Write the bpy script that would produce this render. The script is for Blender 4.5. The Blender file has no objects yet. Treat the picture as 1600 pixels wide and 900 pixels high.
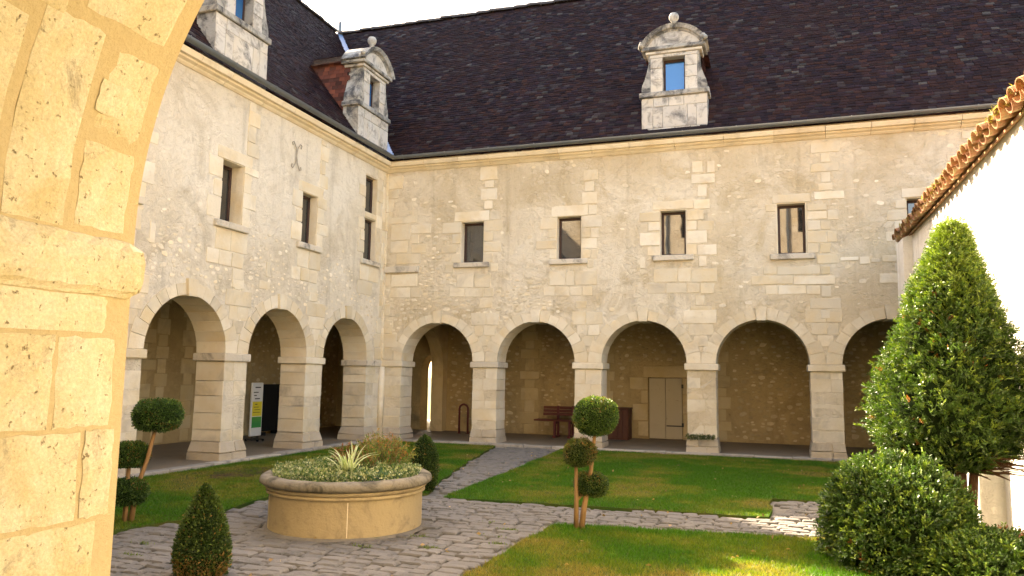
import bpy, math, random
import numpy as np
from mathutils import Vector, Matrix
from mathutils.geometry import tessellate_polygon
from math import pi, sin, cos, radians, sqrt
random.seed(7); RNG = np.random.default_rng(7)
S = bpy.context.scene; COL = S.collection

# ------------------------------------------------------------------ camera
def setup_camera():
    yaw, pitch, roll = radians(18.982), radians(6.562), radians(0.868)
    f = Vector((-sin(yaw)*cos(pitch), cos(yaw)*cos(pitch), sin(pitch)))
    r = Vector((cos(yaw), sin(yaw), 0)); u = r.cross(f)
    r2 = r*cos(roll)+u*sin(roll); u2 = u*cos(roll)-r*sin(roll)
    cd = bpy.data.cameras.new('camera'); co = bpy.data.objects.new('camera', cd); COL.objects.link(co)
    m = Matrix((r2, u2, -f)).transposed().to_4x4(); m.translation = (9.347, -17.173, 1.6)
    co.matrix_world = m
    cd.sensor_width = 36; cd.lens = 36*1196.56/1600; cd.clip_start = .05; cd.clip_end = 2000
    S.camera = co
setup_camera()

# ------------------------------------------------------------------ light
SUN_AZ, SUN_EL = radians(-48.7), radians(37.0)
SUN = Vector((sin(SUN_AZ)*cos(SUN_EL), cos(SUN_AZ)*cos(SUN_EL), sin(SUN_EL)))
w = bpy.data.worlds.new('World'); S.world = w; w.use_nodes = True
nt = w.node_tree; sk = nt.nodes.new('ShaderNodeTexSky'); sk.sky_type = 'NISHITA'
sk.sun_disc = False; sk.sun_elevation = SUN_EL; sk.sun_rotation = SUN_AZ
sk.air_density = 1.0; sk.dust_density = 3.0; sk.ozone_density = 1.0
bg = nt.nodes['Background']; bg.inputs[1].default_value = .15
nt.links.new(sk.outputs[0], bg.inputs[0])
sl = bpy.data.lights.new('sun', 'SUN'); sl.energy = 5.0; sl.angle = radians(.53); sl.color = (1, .93, .82)
so = bpy.data.objects.new('sun', sl); COL.objects.link(so); so.rotation_euler = SUN.to_track_quat('Z', 'Y').to_euler()
vs = S.view_settings; vs.view_transform = 'Standard'; vs.look = 'None'; vs.gamma = 1; vs.exposure = 2.8
vs.use_white_balance = True; vs.white_balance_temperature = 8400; vs.white_balance_tint = 14
S.cycles.max_bounces = 6; S.cycles.diffuse_bounces = 4; S.cycles.glossy_bounces = 3; S.cycles.adaptive_threshold = .02; S.cycles.transparent_max_bounces = 8

# ------------------------------------------------------------------ materials
class N:
    """small node helper"""
    def __init__(s, name, rough=.85, spec=.3):
        s.m = bpy.data.materials.new(name); s.m.use_nodes = True; s.t = s.m.node_tree
        s.b = s.t.nodes['Principled BSDF']; s.b.inputs['Roughness'].default_value = rough
        s.b.inputs['Specular IOR Level'].default_value = spec
        s.tc = s.t.nodes.new('ShaderNodeTexCoord'); s.co = s.tc.outputs['Object']
        s.bh = None
    def new(s, k): return s.t.nodes.new(k)
    def ln(s, a, b): s.t.links.new(a, b)
    def rndco(s):
        oi = s.new('ShaderNodeObjectInfo'); mp = s.new('ShaderNodeVectorMath'); mp.operation = 'MULTIPLY_ADD'
        cb = s.new('ShaderNodeCombineXYZ')
        for i in range(3): s.ln(oi.outputs['Random'], cb.inputs[i])
        mp.inputs[1].default_value = (31, 47, 23); s.ln(cb.outputs[0], mp.inputs[0]); s.ln(s.tc.outputs['Object'], mp.inputs[2])
        s.co = mp.outputs[0]; s.rnd = oi.outputs['Random']; return s
    def noise(s, sc, det=4, ro=.6, dist=0, co=None):
        n = s.new('ShaderNodeTexNoise'); n.inputs['Scale'].default_value = sc; n.inputs['Detail'].default_value = det
        n.inputs['Roughness'].default_value = ro; n.inputs['Distortion'].default_value = dist
        s.ln(co or s.co, n.inputs['Vector']); return n.outputs[0]
    def vor(s, sc, feat='F1', rand=1, out=0, co=None):
        n = s.new('ShaderNodeTexVoronoi'); n.feature = feat; n.inputs['Scale'].default_value = sc; n.inputs['Randomness'].default_value = rand
        s.ln(co or s.co, n.inputs['Vector']); return n.outputs[out]
    def stretch(s, v):
        mp = s.new('ShaderNodeVectorMath'); mp.operation = 'MULTIPLY'; mp.inputs[1].default_value = v
        s.ln(s.co, mp.inputs[0]); return mp.outputs[0]
    def ramp(s, x, stops):
        r = s.new('ShaderNodeValToRGB'); cr = r.color_ramp
        while len(cr.elements) < len(stops): cr.elements.new(.5)
        for e, (p, c) in zip(cr.elements, stops):
            e.position = p; e.color = (*(c if isinstance(c, tuple) else (c, c, c)), 1)
        s.ln(x, r.inputs[0]); return r.outputs[0]
    def mix(s, fac, a, b, mode='MIX'):
        m = s.new('ShaderNodeMix'); m.data_type = 'RGBA'; m.blend_type = mode; m.clamp_factor = True
        for v, i in ((fac, 0), (a, 6), (b, 7)):
            if isinstance(v, (int, float)): m.inputs[i].default_value = v
            elif isinstance(v, tuple): m.inputs[i].default_value = (*v, 1)
            else: s.ln(v, m.inputs[i])
        return m.outputs[2]
    def math(s, op, a, b=0.):
        m = s.new('ShaderNodeMath'); m.operation = op
        for v, i in ((a, 0), (b, 1)):
            if isinstance(v, (int, float)): m.inputs[i].default_value = v
            else: s.ln(v, m.inputs[i])
        return m.outputs[0]
    def col(s, c):
        if isinstance(c, tuple): s.b.inputs['Base Color'].default_value = (*c, 1)
        else: s.ln(c, s.b.inputs['Base Color'])
        return s
    def bump(s, h, d=.01, st=1.):
        n = s.new('ShaderNodeBump'); n.inputs['Strength'].default_value = st; n.inputs['Distance'].default_value = d
        s.ln(h, n.inputs['Height'])
        if s.bh is not None: s.ln(s.bh, n.inputs['Normal'])
        s.bh = n.outputs[0]; s.ln(s.bh, s.b.inputs['Normal']); return s
    def attr(s, nm='Col'):
        a = s.new('ShaderNodeAttribute'); a.attribute_name = nm; return a.outputs[0]
M = {}
def stone(name, c1, c2, cdark, spot=.5, yellow=(.60, .45, .24), bump=.012, ss=.9, lo=.54):
    n = N(name, .9, .15).rndco()
    base = n.mix(n.rnd, c1, c2)
    base = n.mix(n.ramp(n.noise(1.7, 3), [(.42, 0.), (.75, .75)]), base, yellow)
    base = n.mix(n.ramp(n.noise(ss, 5 if ss > 1 else 4, .72, .6), [(lo, 0.), (lo+.18, spot)]), base, cdark)
    nz = n.noise(13, 5, .72)
    base = n.mix(n.ramp(nz, [(.58, 0.), (.74, .4)]), base, tuple(x*.55 for x in c1))
    n.col(base)
    n.bump(nz, bump*1.3, .7)
    M[name] = n.m
stone('ashlar', (.69, .61, .47), (.57, .495, .37), (.33, .28, .22), .5)
stone('ashlar_pale', (.73, .655, .52), (.63, .555, .425), (.38, .325, .25), .4)
stone('pier_stone', (.70, .62, .48), (.58, .515, .40), (.28, .25, .21), .7, (.54, .42, .24))
stone('foot_stone', (.50, .43, .33), (.42, .36, .28), (.20, .18, .15), .9, (.40, .31, .19), .02)
stone('dormer_stone', (.58, .54, .47), (.48, .45, .40), (.12, .115, .11), .9, (.54, .46, .34), .014, 2.6, .50)
stone('dormer_dark', (.42, .40, .36), (.34, .33, .30), (.07, .07, .07), .95, (.38, .33, .24), .016, 2.8, .44)
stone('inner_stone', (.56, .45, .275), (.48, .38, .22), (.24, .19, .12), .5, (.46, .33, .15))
stone('sill_stone', (.58, .52, .42), (.52, .46, .37), (.15, .135, .12), .9, (.52, .44, .32), .012, 2.2, .50)
stone('cornice_stone', (.76, .66, .49), (.68, .58, .42), (.30, .25, .18), .4, (.64, .51, .32))
stone('planter_stone', (.40, .315, .185), (.38, .30, .175), (.19, .15, .10), .8, (.43, .335, .185), .012, 2.6, .52)
stone('planter_rim', (.215, .19, .145), (.19, .165, .125), (.06, .055, .04), .95, (.27, .22, .14), .02, 3.5, .46)

def near_stone_bounce():
    n = N('near_stone_bounce', .92, .1).rndco()
    base = n.mix(n.rnd, (.645, .55, .345), (.60, .495, .285))  # yellower than the other stone: warm bounce light put into the base colour
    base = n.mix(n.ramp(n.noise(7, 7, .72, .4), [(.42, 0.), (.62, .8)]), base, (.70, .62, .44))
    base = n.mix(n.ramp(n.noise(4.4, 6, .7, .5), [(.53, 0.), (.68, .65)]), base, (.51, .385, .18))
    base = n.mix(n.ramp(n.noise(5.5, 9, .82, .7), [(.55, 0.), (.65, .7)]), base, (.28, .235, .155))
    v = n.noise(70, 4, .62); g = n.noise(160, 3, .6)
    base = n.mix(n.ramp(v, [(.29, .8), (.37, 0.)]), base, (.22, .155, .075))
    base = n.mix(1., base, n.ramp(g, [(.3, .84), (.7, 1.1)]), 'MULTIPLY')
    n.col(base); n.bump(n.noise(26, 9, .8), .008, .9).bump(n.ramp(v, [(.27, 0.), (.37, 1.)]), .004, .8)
    M['near_stone_bounce'] = n.m
    n = N('near_mortar', .95, .05)
    nz = n.noise(90, 6, .78); base = n.mix(nz, (.41, .315, .16), (.58, .465, .27))
    n.col(base).bump(nz, .004, 1.).bump(n.noise(14, 4), .004, .6); M['near_mortar'] = n.m
near_stone_bounce()

def plaster(name, ca, cb, cc, cd, stone_amt=.5):
    n = N(name, .93, .08)
    base = n.mix(n.ramp(n.noise(.42, 5, .62, .5), [(.40, 0.), (.60, 1.)]), ca, cb)
    base = n.mix(n.ramp(n.noise(.95, 5, .7, .9), [(.50, 0.), (.66, .8)]), base, cc)
    base = n.mix(n.ramp(n.noise(2.1, 5, .75, .6), [(.57, 0.), (.74, .6)]), base, cd)
    base = n.mix(n.ramp(n.noise(1., 4, .65, .3, co=n.stretch((2.6, 2.6, .25))), [(.54, 0.), (.72, .45)]), base, tuple(x*.62 for x in cc))
    st = n.stretch((1, 1, 1.7))
    cell = n.vor(6.5, co=st, out=1); d = n.vor(6.5, 'DISTANCE_TO_EDGE', co=st)
    sm = n.math('MULTIPLY', n.ramp(d, [(.03, 0.), (.12, 1.)]), n.ramp(n.noise(1.3, 3), [(.48, 0.), (.64, stone_amt)]))
    bw = n.new('ShaderNodeRGBToBW'); n.ln(cell, bw.inputs[0])
    base = n.mix(sm, base, n.ramp(bw.outputs[0], [(.2, tuple(x*.92 for x in cb)), (.8, tuple(min(.82, x*1.06) for x in ca))]))
    nz = n.noise(8.5, 6, .74, 1.3)
    base = n.mix(1., base, n.ramp(nz, [(.27, .70), (.38, .97), (.60, 1.03)]), 'MULTIPLY')
    n.col(base)
    n.bump(n.math('ADD', n.math('MULTIPLY', sm, .35), n.math('MULTIPLY', nz, 1.3)), .04, .9)
    M[name] = n.m
plaster('plaster', (.71, .63, .495), (.595, .495, .345), (.50, .395, .245), (.37, .295, .20))
plaster('plaster_left', (.72, .65, .53), (.64, .56, .43), (.52, .44, .32), (.37, .31, .23), .4)
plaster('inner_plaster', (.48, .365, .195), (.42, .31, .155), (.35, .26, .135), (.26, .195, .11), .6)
plaster('white_wall', (.80, .77, .70), (.74, .70, .62), (.66, .60, .50), (.50, .44, .34), .2)

n = N('rubble', .93, .08); a = n.attr()
n.col(n.mix(1., a, n.ramp(n.noise(14, 5, .7), [(.3, .84), (.7, 1.06)]), 'MULTIPLY')).bump(n.noise(25, 5, .7), .01, .8); M['rubble'] = n.m

n = N('roof_tile', .6, .12); a = n.attr()
base = n.mix(1., a, n.ramp(n.noise(2.1, 5, .7), [(.3, .7), (.7, 1.25)]), 'MULTIPLY')
base = n.mix(n.ramp(n.noise(.45, 4, .6, .5), [(.50, 0.), (.72, .7)]), base, (.026, .012, .011))
base = n.mix(n.ramp(n.noise(7, 6, .75), [(.63, 0.), (.72, .6)]), base, (.06, .052, .045))
n.col(base).bump(n.noise(30, 5, .7), .006, .8)
n.ln(n.ramp(n.noise(25, 3), [(.35, .40), (.65, .75)]), n.b.inputs['Roughness']); M['roof_tile'] = n.m
n = N('red_tile', .75, .2); a = n.attr()
n.col(n.mix(n.ramp(n.noise(3, 5), [(.5, 0.), (.7, .6)]), a, (.10, .04, .028))).bump(n.noise(30, 5), .006, .7); M['red_tile'] = n.m
n = N('roof_under', .9, .1).col((.02, .015, .015)); M['roof_under'] = n.m
n = N('canal_tile', .88, .12).rndco()
base = n.mix(n.rnd, (.34, .16, .08), (.24, .12, .07)); base = n.mix(n.ramp(n.noise(12, 6, .7), [(.46, 0.), (.60, .8)]), base, (.34, .28, .14))
base = n.mix(n.ramp(n.noise(6, 5, .7), [(.55, 0.), (.7, .6)]), base, (.10, .075, .05))
n.col(base).bump(n.noise(40, 5), .006, .7); M['canal_tile'] = n.m
n = N('zinc', .42, .5); n.b.inputs['Metallic'].default_value = .5
n.col(n.mix(n.noise(3, 4), (.11, .125, .135), (.17, .185, .19))).bump(n.noise(30, 3), .002, .4); M['zinc'] = n.m
n = N('flashing', .45, .4).col((.12, .20, .34)); M['flashing'] = n.m
def glass(name, c, f0, rough=.02):
    n = N(name, rough, .5); n.col(c); n.b.inputs['IOR'].default_value = f0
    n.bump(n.noise(1.3, 2), .004, .3); M[name] = n.m
glass('pane', (.035, .033, .03), 1.95); glass('pane_dormer_sky', (.015, .10, .26), 2.4); M['pane_dormer_sky'].node_tree.nodes['Principled BSDF'].inputs['Specular Tint'].default_value = (.45, .72, 1, 1); glass('pane_far', (.03, .03, .028), 1.9)  # dormer pane: blue sky reflection put into base colour and specular tint
n = N('frame_brown', .55, .3).col((.05, .025, .018)); M['frame_brown'] = n.m
n = N('blind', .9, .1).col((.60, .54, .42)); M['blind'] = n.m
n = N('blind_grey', .9, .1).col((.20, .18, .145)); M['blind_grey'] = n.m
n = N('timber_dark', .75, .2); n.col(n.mix(n.noise(6, 4), (.06, .042, .028), (.10, .07, .045))); M['timber_dark'] = n.m
n = N('black', .7, .2).col((.008, .008, .008)); M['black'] = n.m
n = N('shutter', .7, .25); base = n.mix(n.noise(2.5, 4), (.47, .41, .30), (.42, .36, .255))
base = n.mix(n.ramp(n.noise(6, 6, .8, .7), [(.62, 0.), (.68, .8)]), base, (.20, .16, .11)); n.col(base).bump(n.noise(30, 3), .003, .5); M['shutter'] = n.m
n = N('bench_wood', .6, .3); n.col(n.mix(n.noise(8, 4), (.085, .022, .015), (.13, .035, .022))); M['bench_wood'] = n.m
n = N('red_metal', .5, .4).col((.11, .018, .02)); M['red_metal'] = n.m
n = N('cabinet', .65, .25); n.col(n.mix(n.noise(5, 3, co=n.stretch((1, 1, 8))), (.075, .028, .018), (.10, .04, .026))); M['cabinet'] = n.m
n = N('iron', .7, .3).col((.05, .045, .04)); M['iron'] = n.m
n = N('anchor_iron', .8, .2).col((.34, .30, .24)); M['anchor_iron'] = n.m
n = N('sign_white', .5, .4).col((.72, .74, .74)); M['sign_white'] = n.m
n = N('sign_yellow', .5, .4).col((.72, .62, .05)); M['sign_yellow'] = n.m
n = N('sign_ink', .6, .3).col((.03, .03, .03)); M['sign_ink'] = n.m
n = N('sign_green', .5, .4); sx = n.new('ShaderNodeSeparateXYZ'); n.ln(n.co, sx.inputs[0])
mr = n.new('ShaderNodeMapRange'); mr.inputs[1].default_value = .42; mr.inputs[2].default_value = .84; n.ln(sx.outputs[2], mr.inputs[0])
n.col(n.ramp(mr.outputs[0], [(.0, (.02, .26, .07)), (.45, (.08, .36, .05)), (1., (.50, .52, .04))])); M['sign_green'] = n.m
def paving(name):
    n = N(name, .82, .25).rndco()
    base = n.mix(n.rnd, (.15, .139, .123), (.195, .18, .16))
    base = n.mix(n.ramp(n.noise(4, 6, .7, .4), [(.5, 0.), (.7, .7)]), base, (.075, .07, .062))
    base = n.mix(n.ramp(n.noise(11, 6, .75), [(.58, 0.), (.7, .5)]), base, (.24, .22, .19))
    n.col(base).bump(n.noise(11, 7, .75), .035, .9); M[name] = n.m
paving('paving')
n = N('joint', .95, .05)
base = n.mix(n.noise(14, 5), (.14, .125, .105), (.22, .20, .165)); base = n.mix(n.ramp(n.noise(1.9, 5, .7), [(.60, 0.), (.70, .6)]), base, (.09, .11, .03))
n.col(base).bump(n.noise(60, 4), .008, .9); M['joint'] = n.m
n = N('gallery_floor', .75, .2)
base = n.mix(n.noise(1.5, 5), (.23, .175, .115), (.17, .13, .085)); base = n.mix(n.ramp(n.noise(5, 6, .7), [(.55, 0.), (.7, .5)]), base, (.11, .085, .06))
n.col(base).bump(n.noise(12, 5), .006, .6); M['gallery_floor'] = n.m
n = N('kerb', .88, .15).rndco(); base = n.mix(n.rnd, (.40, .36, .30), (.29, .26, .22)); base = n.mix(n.ramp(n.noise(4, 6, .75), [(.5, 0.), (.65, .7)]), base, (.15, .14, .12))
n.col(base).bump(n.noise(14, 6, .7), .012, .8); M['kerb'] = n.m
n = N('turf', .95, .05)
base = n.mix(n.ramp(n.noise(.8, 5, .65), [(.4, 0.), (.65, 1.)]), (.035, .075, .014), (.085, .085, .022)); n.col(base).bump(n.noise(40, 5), .02, .8); M['turf'] = n.m
n = N('earth', .95, .05); n.col(n.mix(n.noise(3, 5), (.16, .14, .085), (.11, .13, .05))).bump(n.noise(8, 5), .04, .8); M['earth'] = n.m
n = N('soil', .95, .05).col((.05, .035, .022)); M['soil'] = n.m
n = N('bark', .85, .15).rndco(); n.col(n.mix(n.noise(14, 5, co=n.stretch((3, 3, .5))), (.34, .20, .09), (.20, .115, .055))).bump(n.noise(30, 5, co=n.stretch((3, 3, .5))), .008, .9); M['bark'] = n.m
n = N('bark_yew', .85, .15); n.col(n.mix(n.noise(10, 5, co=n.stretch((4, 4, .6))), (.20, .105, .06), (.10, .05, .03))).bump(n.noise(22, 5, co=n.stretch((4, 4, .5))), .012, .9); M['bark_yew'] = n.m
n = N('ceiling', .9, .1); n.col(n.mix(n.noise(2, 4), (.22, .17, .11), (.16, .12, .075))); M['ceiling'] = n.m
def leafmat(name, gloss=.35, rough=.4, trans=.35):
    n = N(name, rough, gloss); a = n.attr()
    n.col(a); tr = n.new('ShaderNodeBsdfTranslucent'); mx = n.new('ShaderNodeMixShader'); mx.inputs[0].default_value = trans
    hs = n.mix(1., a, (1.2, 1.35, .55), 'MULTIPLY'); n.ln(hs, tr.inputs[0])
    out = n.t.nodes['Material Output']; n.ln(n.b.outputs[0], mx.inputs[1]); n.ln(tr.outputs[0], mx.inputs[2]); n.ln(mx.outputs[0], out.inputs[0]); M[name] = n.m
leafmat('leaf', .3, .45, .28); leafmat('leaf_gloss', .4, .42, .2); leafmat('grass', .2, .5, .35)
n = N('leaf_core', .95, .05).col((.012, .022, .007)); M['leaf_core'] = n.m

# ------------------------------------------------------------------ object helpers
ORG = {}
def link(o, parent):
    COL.objects.link(o)
    if parent is not None:
        o.parent = parent
        l = ORG.get(parent.name)
        if l is not None: o.matrix_parent_inverse = Matrix.Translation(-Vector(l))
    return o
def mk(name, V, F, mat, parent=None, smooth=False, col=None):
    me = bpy.data.meshes.new(name); me.from_pydata([tuple(v) for v in V], [], F); me.materials.append(M[mat])
    if smooth: me.shade_smooth()
    return link(bpy.data.objects.new(name, me), parent)
def npm(name, V, F, mat, parent=None, col=None, smooth=False):
    """V (n,3), F (m,k) arrays"""
    V = np.asarray(V, np.float32); F = np.asarray(F, np.int32); k = F.shape[1]
    me = bpy.data.meshes.new(name); me.vertices.add(len(V)); me.vertices.foreach_set('co', V.ravel())
    me.loops.add(F.size); me.loops.foreach_set('vertex_index', F.ravel())
    me.polygons.add(len(F)); me.polygons.foreach_set('loop_start', np.arange(0, F.size, k, dtype=np.int32))
    try: me.polygons.foreach_set('loop_total', np.full(len(F), k, np.int32))
    except Exception: pass
    if col is not None:
        at = me.attributes.new('Col', 'FLOAT_COLOR', 'POINT')
        c = np.ones((len(V), 4), np.float32); c[:, :3] = col; at.data.foreach_set('color', c.ravel())
    me.update(calc_edges=True); me.validate(); me.materials.append(M[mat])
    if smooth: me.shade_smooth()
    return link(bpy.data.objects.new(name, me), parent)
def thing(name, loc, label, cat, group=None):
    o = bpy.data.objects.new(name, None); COL.objects.link(o); o.location = loc; o.empty_display_size = .2
    ORG[o.name] = tuple(loc); o['label'] = label; o['category'] = cat
    if group: o['group'] = group
    return o
def tag(o, label, cat, group=None):
    o['label'] = label; o['category'] = cat
    if group: o['group'] = group
    return o
def struct(o): o['kind'] = 'structure'; return o
def stuff(o): o['kind'] = 'stuff'; return o
class MB:
    def __init__(s): s.V = []; s.F = []
    def add(s, V, F):
        k = len(s.V); s.V += [tuple(v) for v in V]; s.F += [tuple(i+k for i in f) for f in F]; return s
    def box(s, x0, x1, y0, y1, z0, z1, b=0.): return s.add(*cboxdata(x0, x1, y0, y1, z0, z1, b))
    def tube(s, P, R, n=8):
        P = [Vector(p) for p in P]; R = R if isinstance(R, (list, tuple)) else [R]*len(P)
        V = []; F = []; up = None
        for i, p in enumerate(P):
            d = (P[min(i+1, len(P)-1)]-P[max(i-1, 0)]).normalized()
            if up is None: up = Vector((0, 0, 1)) if abs(d.z) < .9 else Vector((1, 0, 0))
            a = d.cross(up).normalized(); b = a.cross(d).normalized(); up = b if True else up
            for k in range(n):
                t = 2*pi*k/n; V.append(p+(a*cos(t)+b*sin(t))*R[i])
        for i in range(len(P)-1):
            for k in range(n): F.append((i*n+k, i*n+(k+1) % n, (i+1)*n+(k+1) % n, (i+1)*n+k))
        F.append(tuple(range(n))[::-1]); F.append(tuple((len(P)-1)*n+k for k in range(n)))
        return s.add(V, F)
    def lathe(s, prof, c=(0, 0, 0), n=48, jit=0):
        V = []; F = []; m = len(prof)
        for i in range(n):
            t = 2*pi*i/n
            for r, z in prof: V.append((c[0]+r*cos(t), c[1]+r*sin(t), c[2]+z))
        for i in range(n):
            j = (i+1) % n
            for k in range(m-1): F.append((i*m+k, j*m+k, j*m+k+1, i*m+k+1))
        return s.add(V, F)
    def done(s, name, mat, parent=None, smooth=False): return mk(name, s.V, s.F, mat, parent, smooth)
def cboxdata(x0, x1, y0, y1, z0, z1, b=0.):
    if b <= 0:
        V = [(x, y, z) for z in (z0, z1) for y in (y0, y1) for x in (x0, x1)]
        return V, [(0, 2, 3, 1), (4, 5, 7, 6), (0, 1, 5, 4), (2, 6, 7, 3), (0, 4, 6, 2), (1, 3, 7, 5)]
    V = []; idx = {}
    c = ((x0, x1), (y0, y1), (z0, z1))
    for sx in (0, 1):
        for sy in (0, 1):
            for sz in (0, 1):
                s3 = (sx, sy, sz)
                for ax in range(3):
                    p = [0, 0, 0]
                    for k in range(3):
                        e = c[k][s3[k]]
                        p[k] = e if k == ax else e+(b if s3[k] == 0 else -b)
                    idx[(s3, ax)] = len(V); V.append(tuple(p))
    F = []
    for ax in range(3):
        u, v = [k for k in range(3) if k != ax]
        for sd in (0, 1):
            q = []
            for (a, bb) in ((0, 0), (1, 0), (1, 1), (0, 1)):
                s3 = [0, 0, 0]; s3[ax] = sd; s3[u] = a; s3[v] = bb; q.append(idx[(tuple(s3), ax)])
            flip = (sd == 1) == (ax == 1)
            F.append(tuple(q[::-1]) if flip else tuple(q))
    for ax in range(3):           # edges along ax
        u, v = [k for k in range(3) if k != ax]
        for a in (0, 1):
            for bb in (0, 1):
                s0 = [0, 0, 0]; s1 = [0, 0, 0]; s0[u] = s1[u] = a; s0[v] = s1[v] = bb; s1[ax] = 1
                s0 = tuple(s0); s1 = tuple(s1)
                F.append((idx[(s0, u)], idx[(s1, u)], idx[(s1, v)], idx[(s0, v)]))
    for s3 in [(a, b_, c_) for a in (0, 1) for b_ in (0, 1) for c_ in (0, 1)]:
        F.append(tuple(idx[(s3, k)] for k in range(3)))
    return V, F
# frames: (u along wall, v up, n outwards to the court) -> world
class Frame:
    def __init__(s, o, u, n): s.o = Vector(o); s.u = Vector(u); s.n = Vector(n)
    def __call__(s, u, v, n=0.): return s.o+s.u*u+s.n*n+Vector((0, 0, v))
FB = Frame((0, 0, 0), (1, 0, 0), (0, -1, 0))
FL = Frame((0, 0, 0), (0, 1, 0), (1, 0, 0))
FF = Frame((0, -15.97, 0), (-1, 0, 0), (0, 1, 0))
FR = Frame((11.65, 0, 0), (0, -1, 0), (-1, 0, 0))
def fbox(fr, u0, u1, v0, v1, n0, n1, name, mat, parent, b=.006, jit=0.):
    """chamfered block in a wall frame, n0 < n1"""
    V, F = cboxdata(u0, u1, v0, v1, n0, n1, b)
    if jit:
        j = {}
        for i, p in enumerate(V):
            k = (p[0] > (u0+u1)/2, p[1] > (v0+v1)/2, p[2] > (n0+n1)/2)
            if k not in j: j[k] = tuple(random.uniform(-jit, jit)*(1 if q < 2 else .35) for q in range(3))
            V[i] = tuple(a+c for a, c in zip(p, j[k]))
    return mk(name, [fr(*p) for p in V], F, mat, parent)
def wall_mesh(name, fr, outer, holes, T, mat, parent):
    loops = [outer]+holes
    pts = [p for l in loops for p in l]
    tris = tessellate_polygon([[Vector((p[0], p[1], 0)) for p in l] for l in loops])
    V = [fr(p[0], p[1], 0) for p in pts]+[fr(p[0], p[1], -T) for p in pts]; n = len(pts); F = []
    for t in tris:
        a, b, c = t; cr = (pts[b][0]-pts[a][0])*(pts[c][1]-pts[a][1])-(pts[b][1]-pts[a][1])*(pts[c][0]-pts[a][0])
        if cr < 0: a, c = c, a
        F.append((a, b, c)); F.append((a+n, c+n, b+n))
    k = 0
    for l in loops:
        m = len(l)
        for i in range(m): F.append((k+i, k+(i+1) % m, k+(i+1) % m+n, k+i+n))
        k += m
    return mk(name, V, F, mat, parent)

# ------------------------------------------------------------------ cloister geometry constants
R0, R1, VS, T = .95, 1.175, 1.93, .62
ZF = .03           # gallery floor
ZG = -.03          # court ground
def arch_outline(u0, u1, centres, top, base=-.12):
    """outline (ccw) of a wall with round-arched openings down to the base"""
    r = R0+.012; P = [(u0, base)]
    for c in centres:
        P += [(c-r, base), (c-r, VS)]
        for i in range(1, 24): t = pi-pi*i/24; P.append((c+r*cos(t), VS+r*sin(t)))
        P += [(c+r, VS), (c+r, base)]
    P += [(u1, base), (u1, top), (u0, top)]
    return P
def rect(u0, u1, v0, v1): return [(u0, v0), (u1, v0), (u1, v1), (u0, v1)]
def arch_stones(fr, parent, c, vis_soffit=True, mat='ashlar_pale', key=True, nv=15):
    """voussoirs through the whole wall thickness and the keystone"""
    for i in range(nv):
        t0 = pi*i/nv; t1 = pi*(i+1)/nv; g = .0055
        iskey = i == nv//2
        r0, r1 = R0, R1+(random.uniform(-.035, .03) if not iskey else .05)
        if i < 2 or i > nv-3: r1 = 1.256
        n1 = .014+random.uniform(-.004, .004); n0 = -T-.012
        if iskey and key: r0 -= .022; n1 = .06
        V = []
        for n_ in (n0, n1):
            for r, gg in ((r0, g/r0), (r1, g/r1)):
                for k in range(3):
                    t = (t0+gg)+((t1-gg)-(t0+gg))*k/2
                    V.append(fr(c+r*cos(t), VS+r*sin(t)+.004, n_))
        F = []
        def q(nn, rr, k): return nn*6+rr*3+k
        for k in (0, 1):
            F += [(q(1, 0, k), q(1, 1, k), q(1, 1, k+1), q(1, 0, k+1)), (q(0, 0, k), q(0, 0, k+1), q(0, 1, k+1), q(0, 1, k)),
                  (q(0, 0, k), q(1, 0, k), q(1, 0, k+1), q(0, 0, k+1)), (q(0, 1, k), q(0, 1, k+1), q(1, 1, k+1), q(1, 1, k))]
        F += [(q(0, 0, 0), q(0, 1, 0), q(1, 1, 0), q(1, 0, 0)), (q(0, 0, 2), q(1, 0, 2), q(1, 1, 2), q(0, 1, 2))]
        mk('keystone' if iskey else 'voussoir', V, F, mat, parent)
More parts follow.
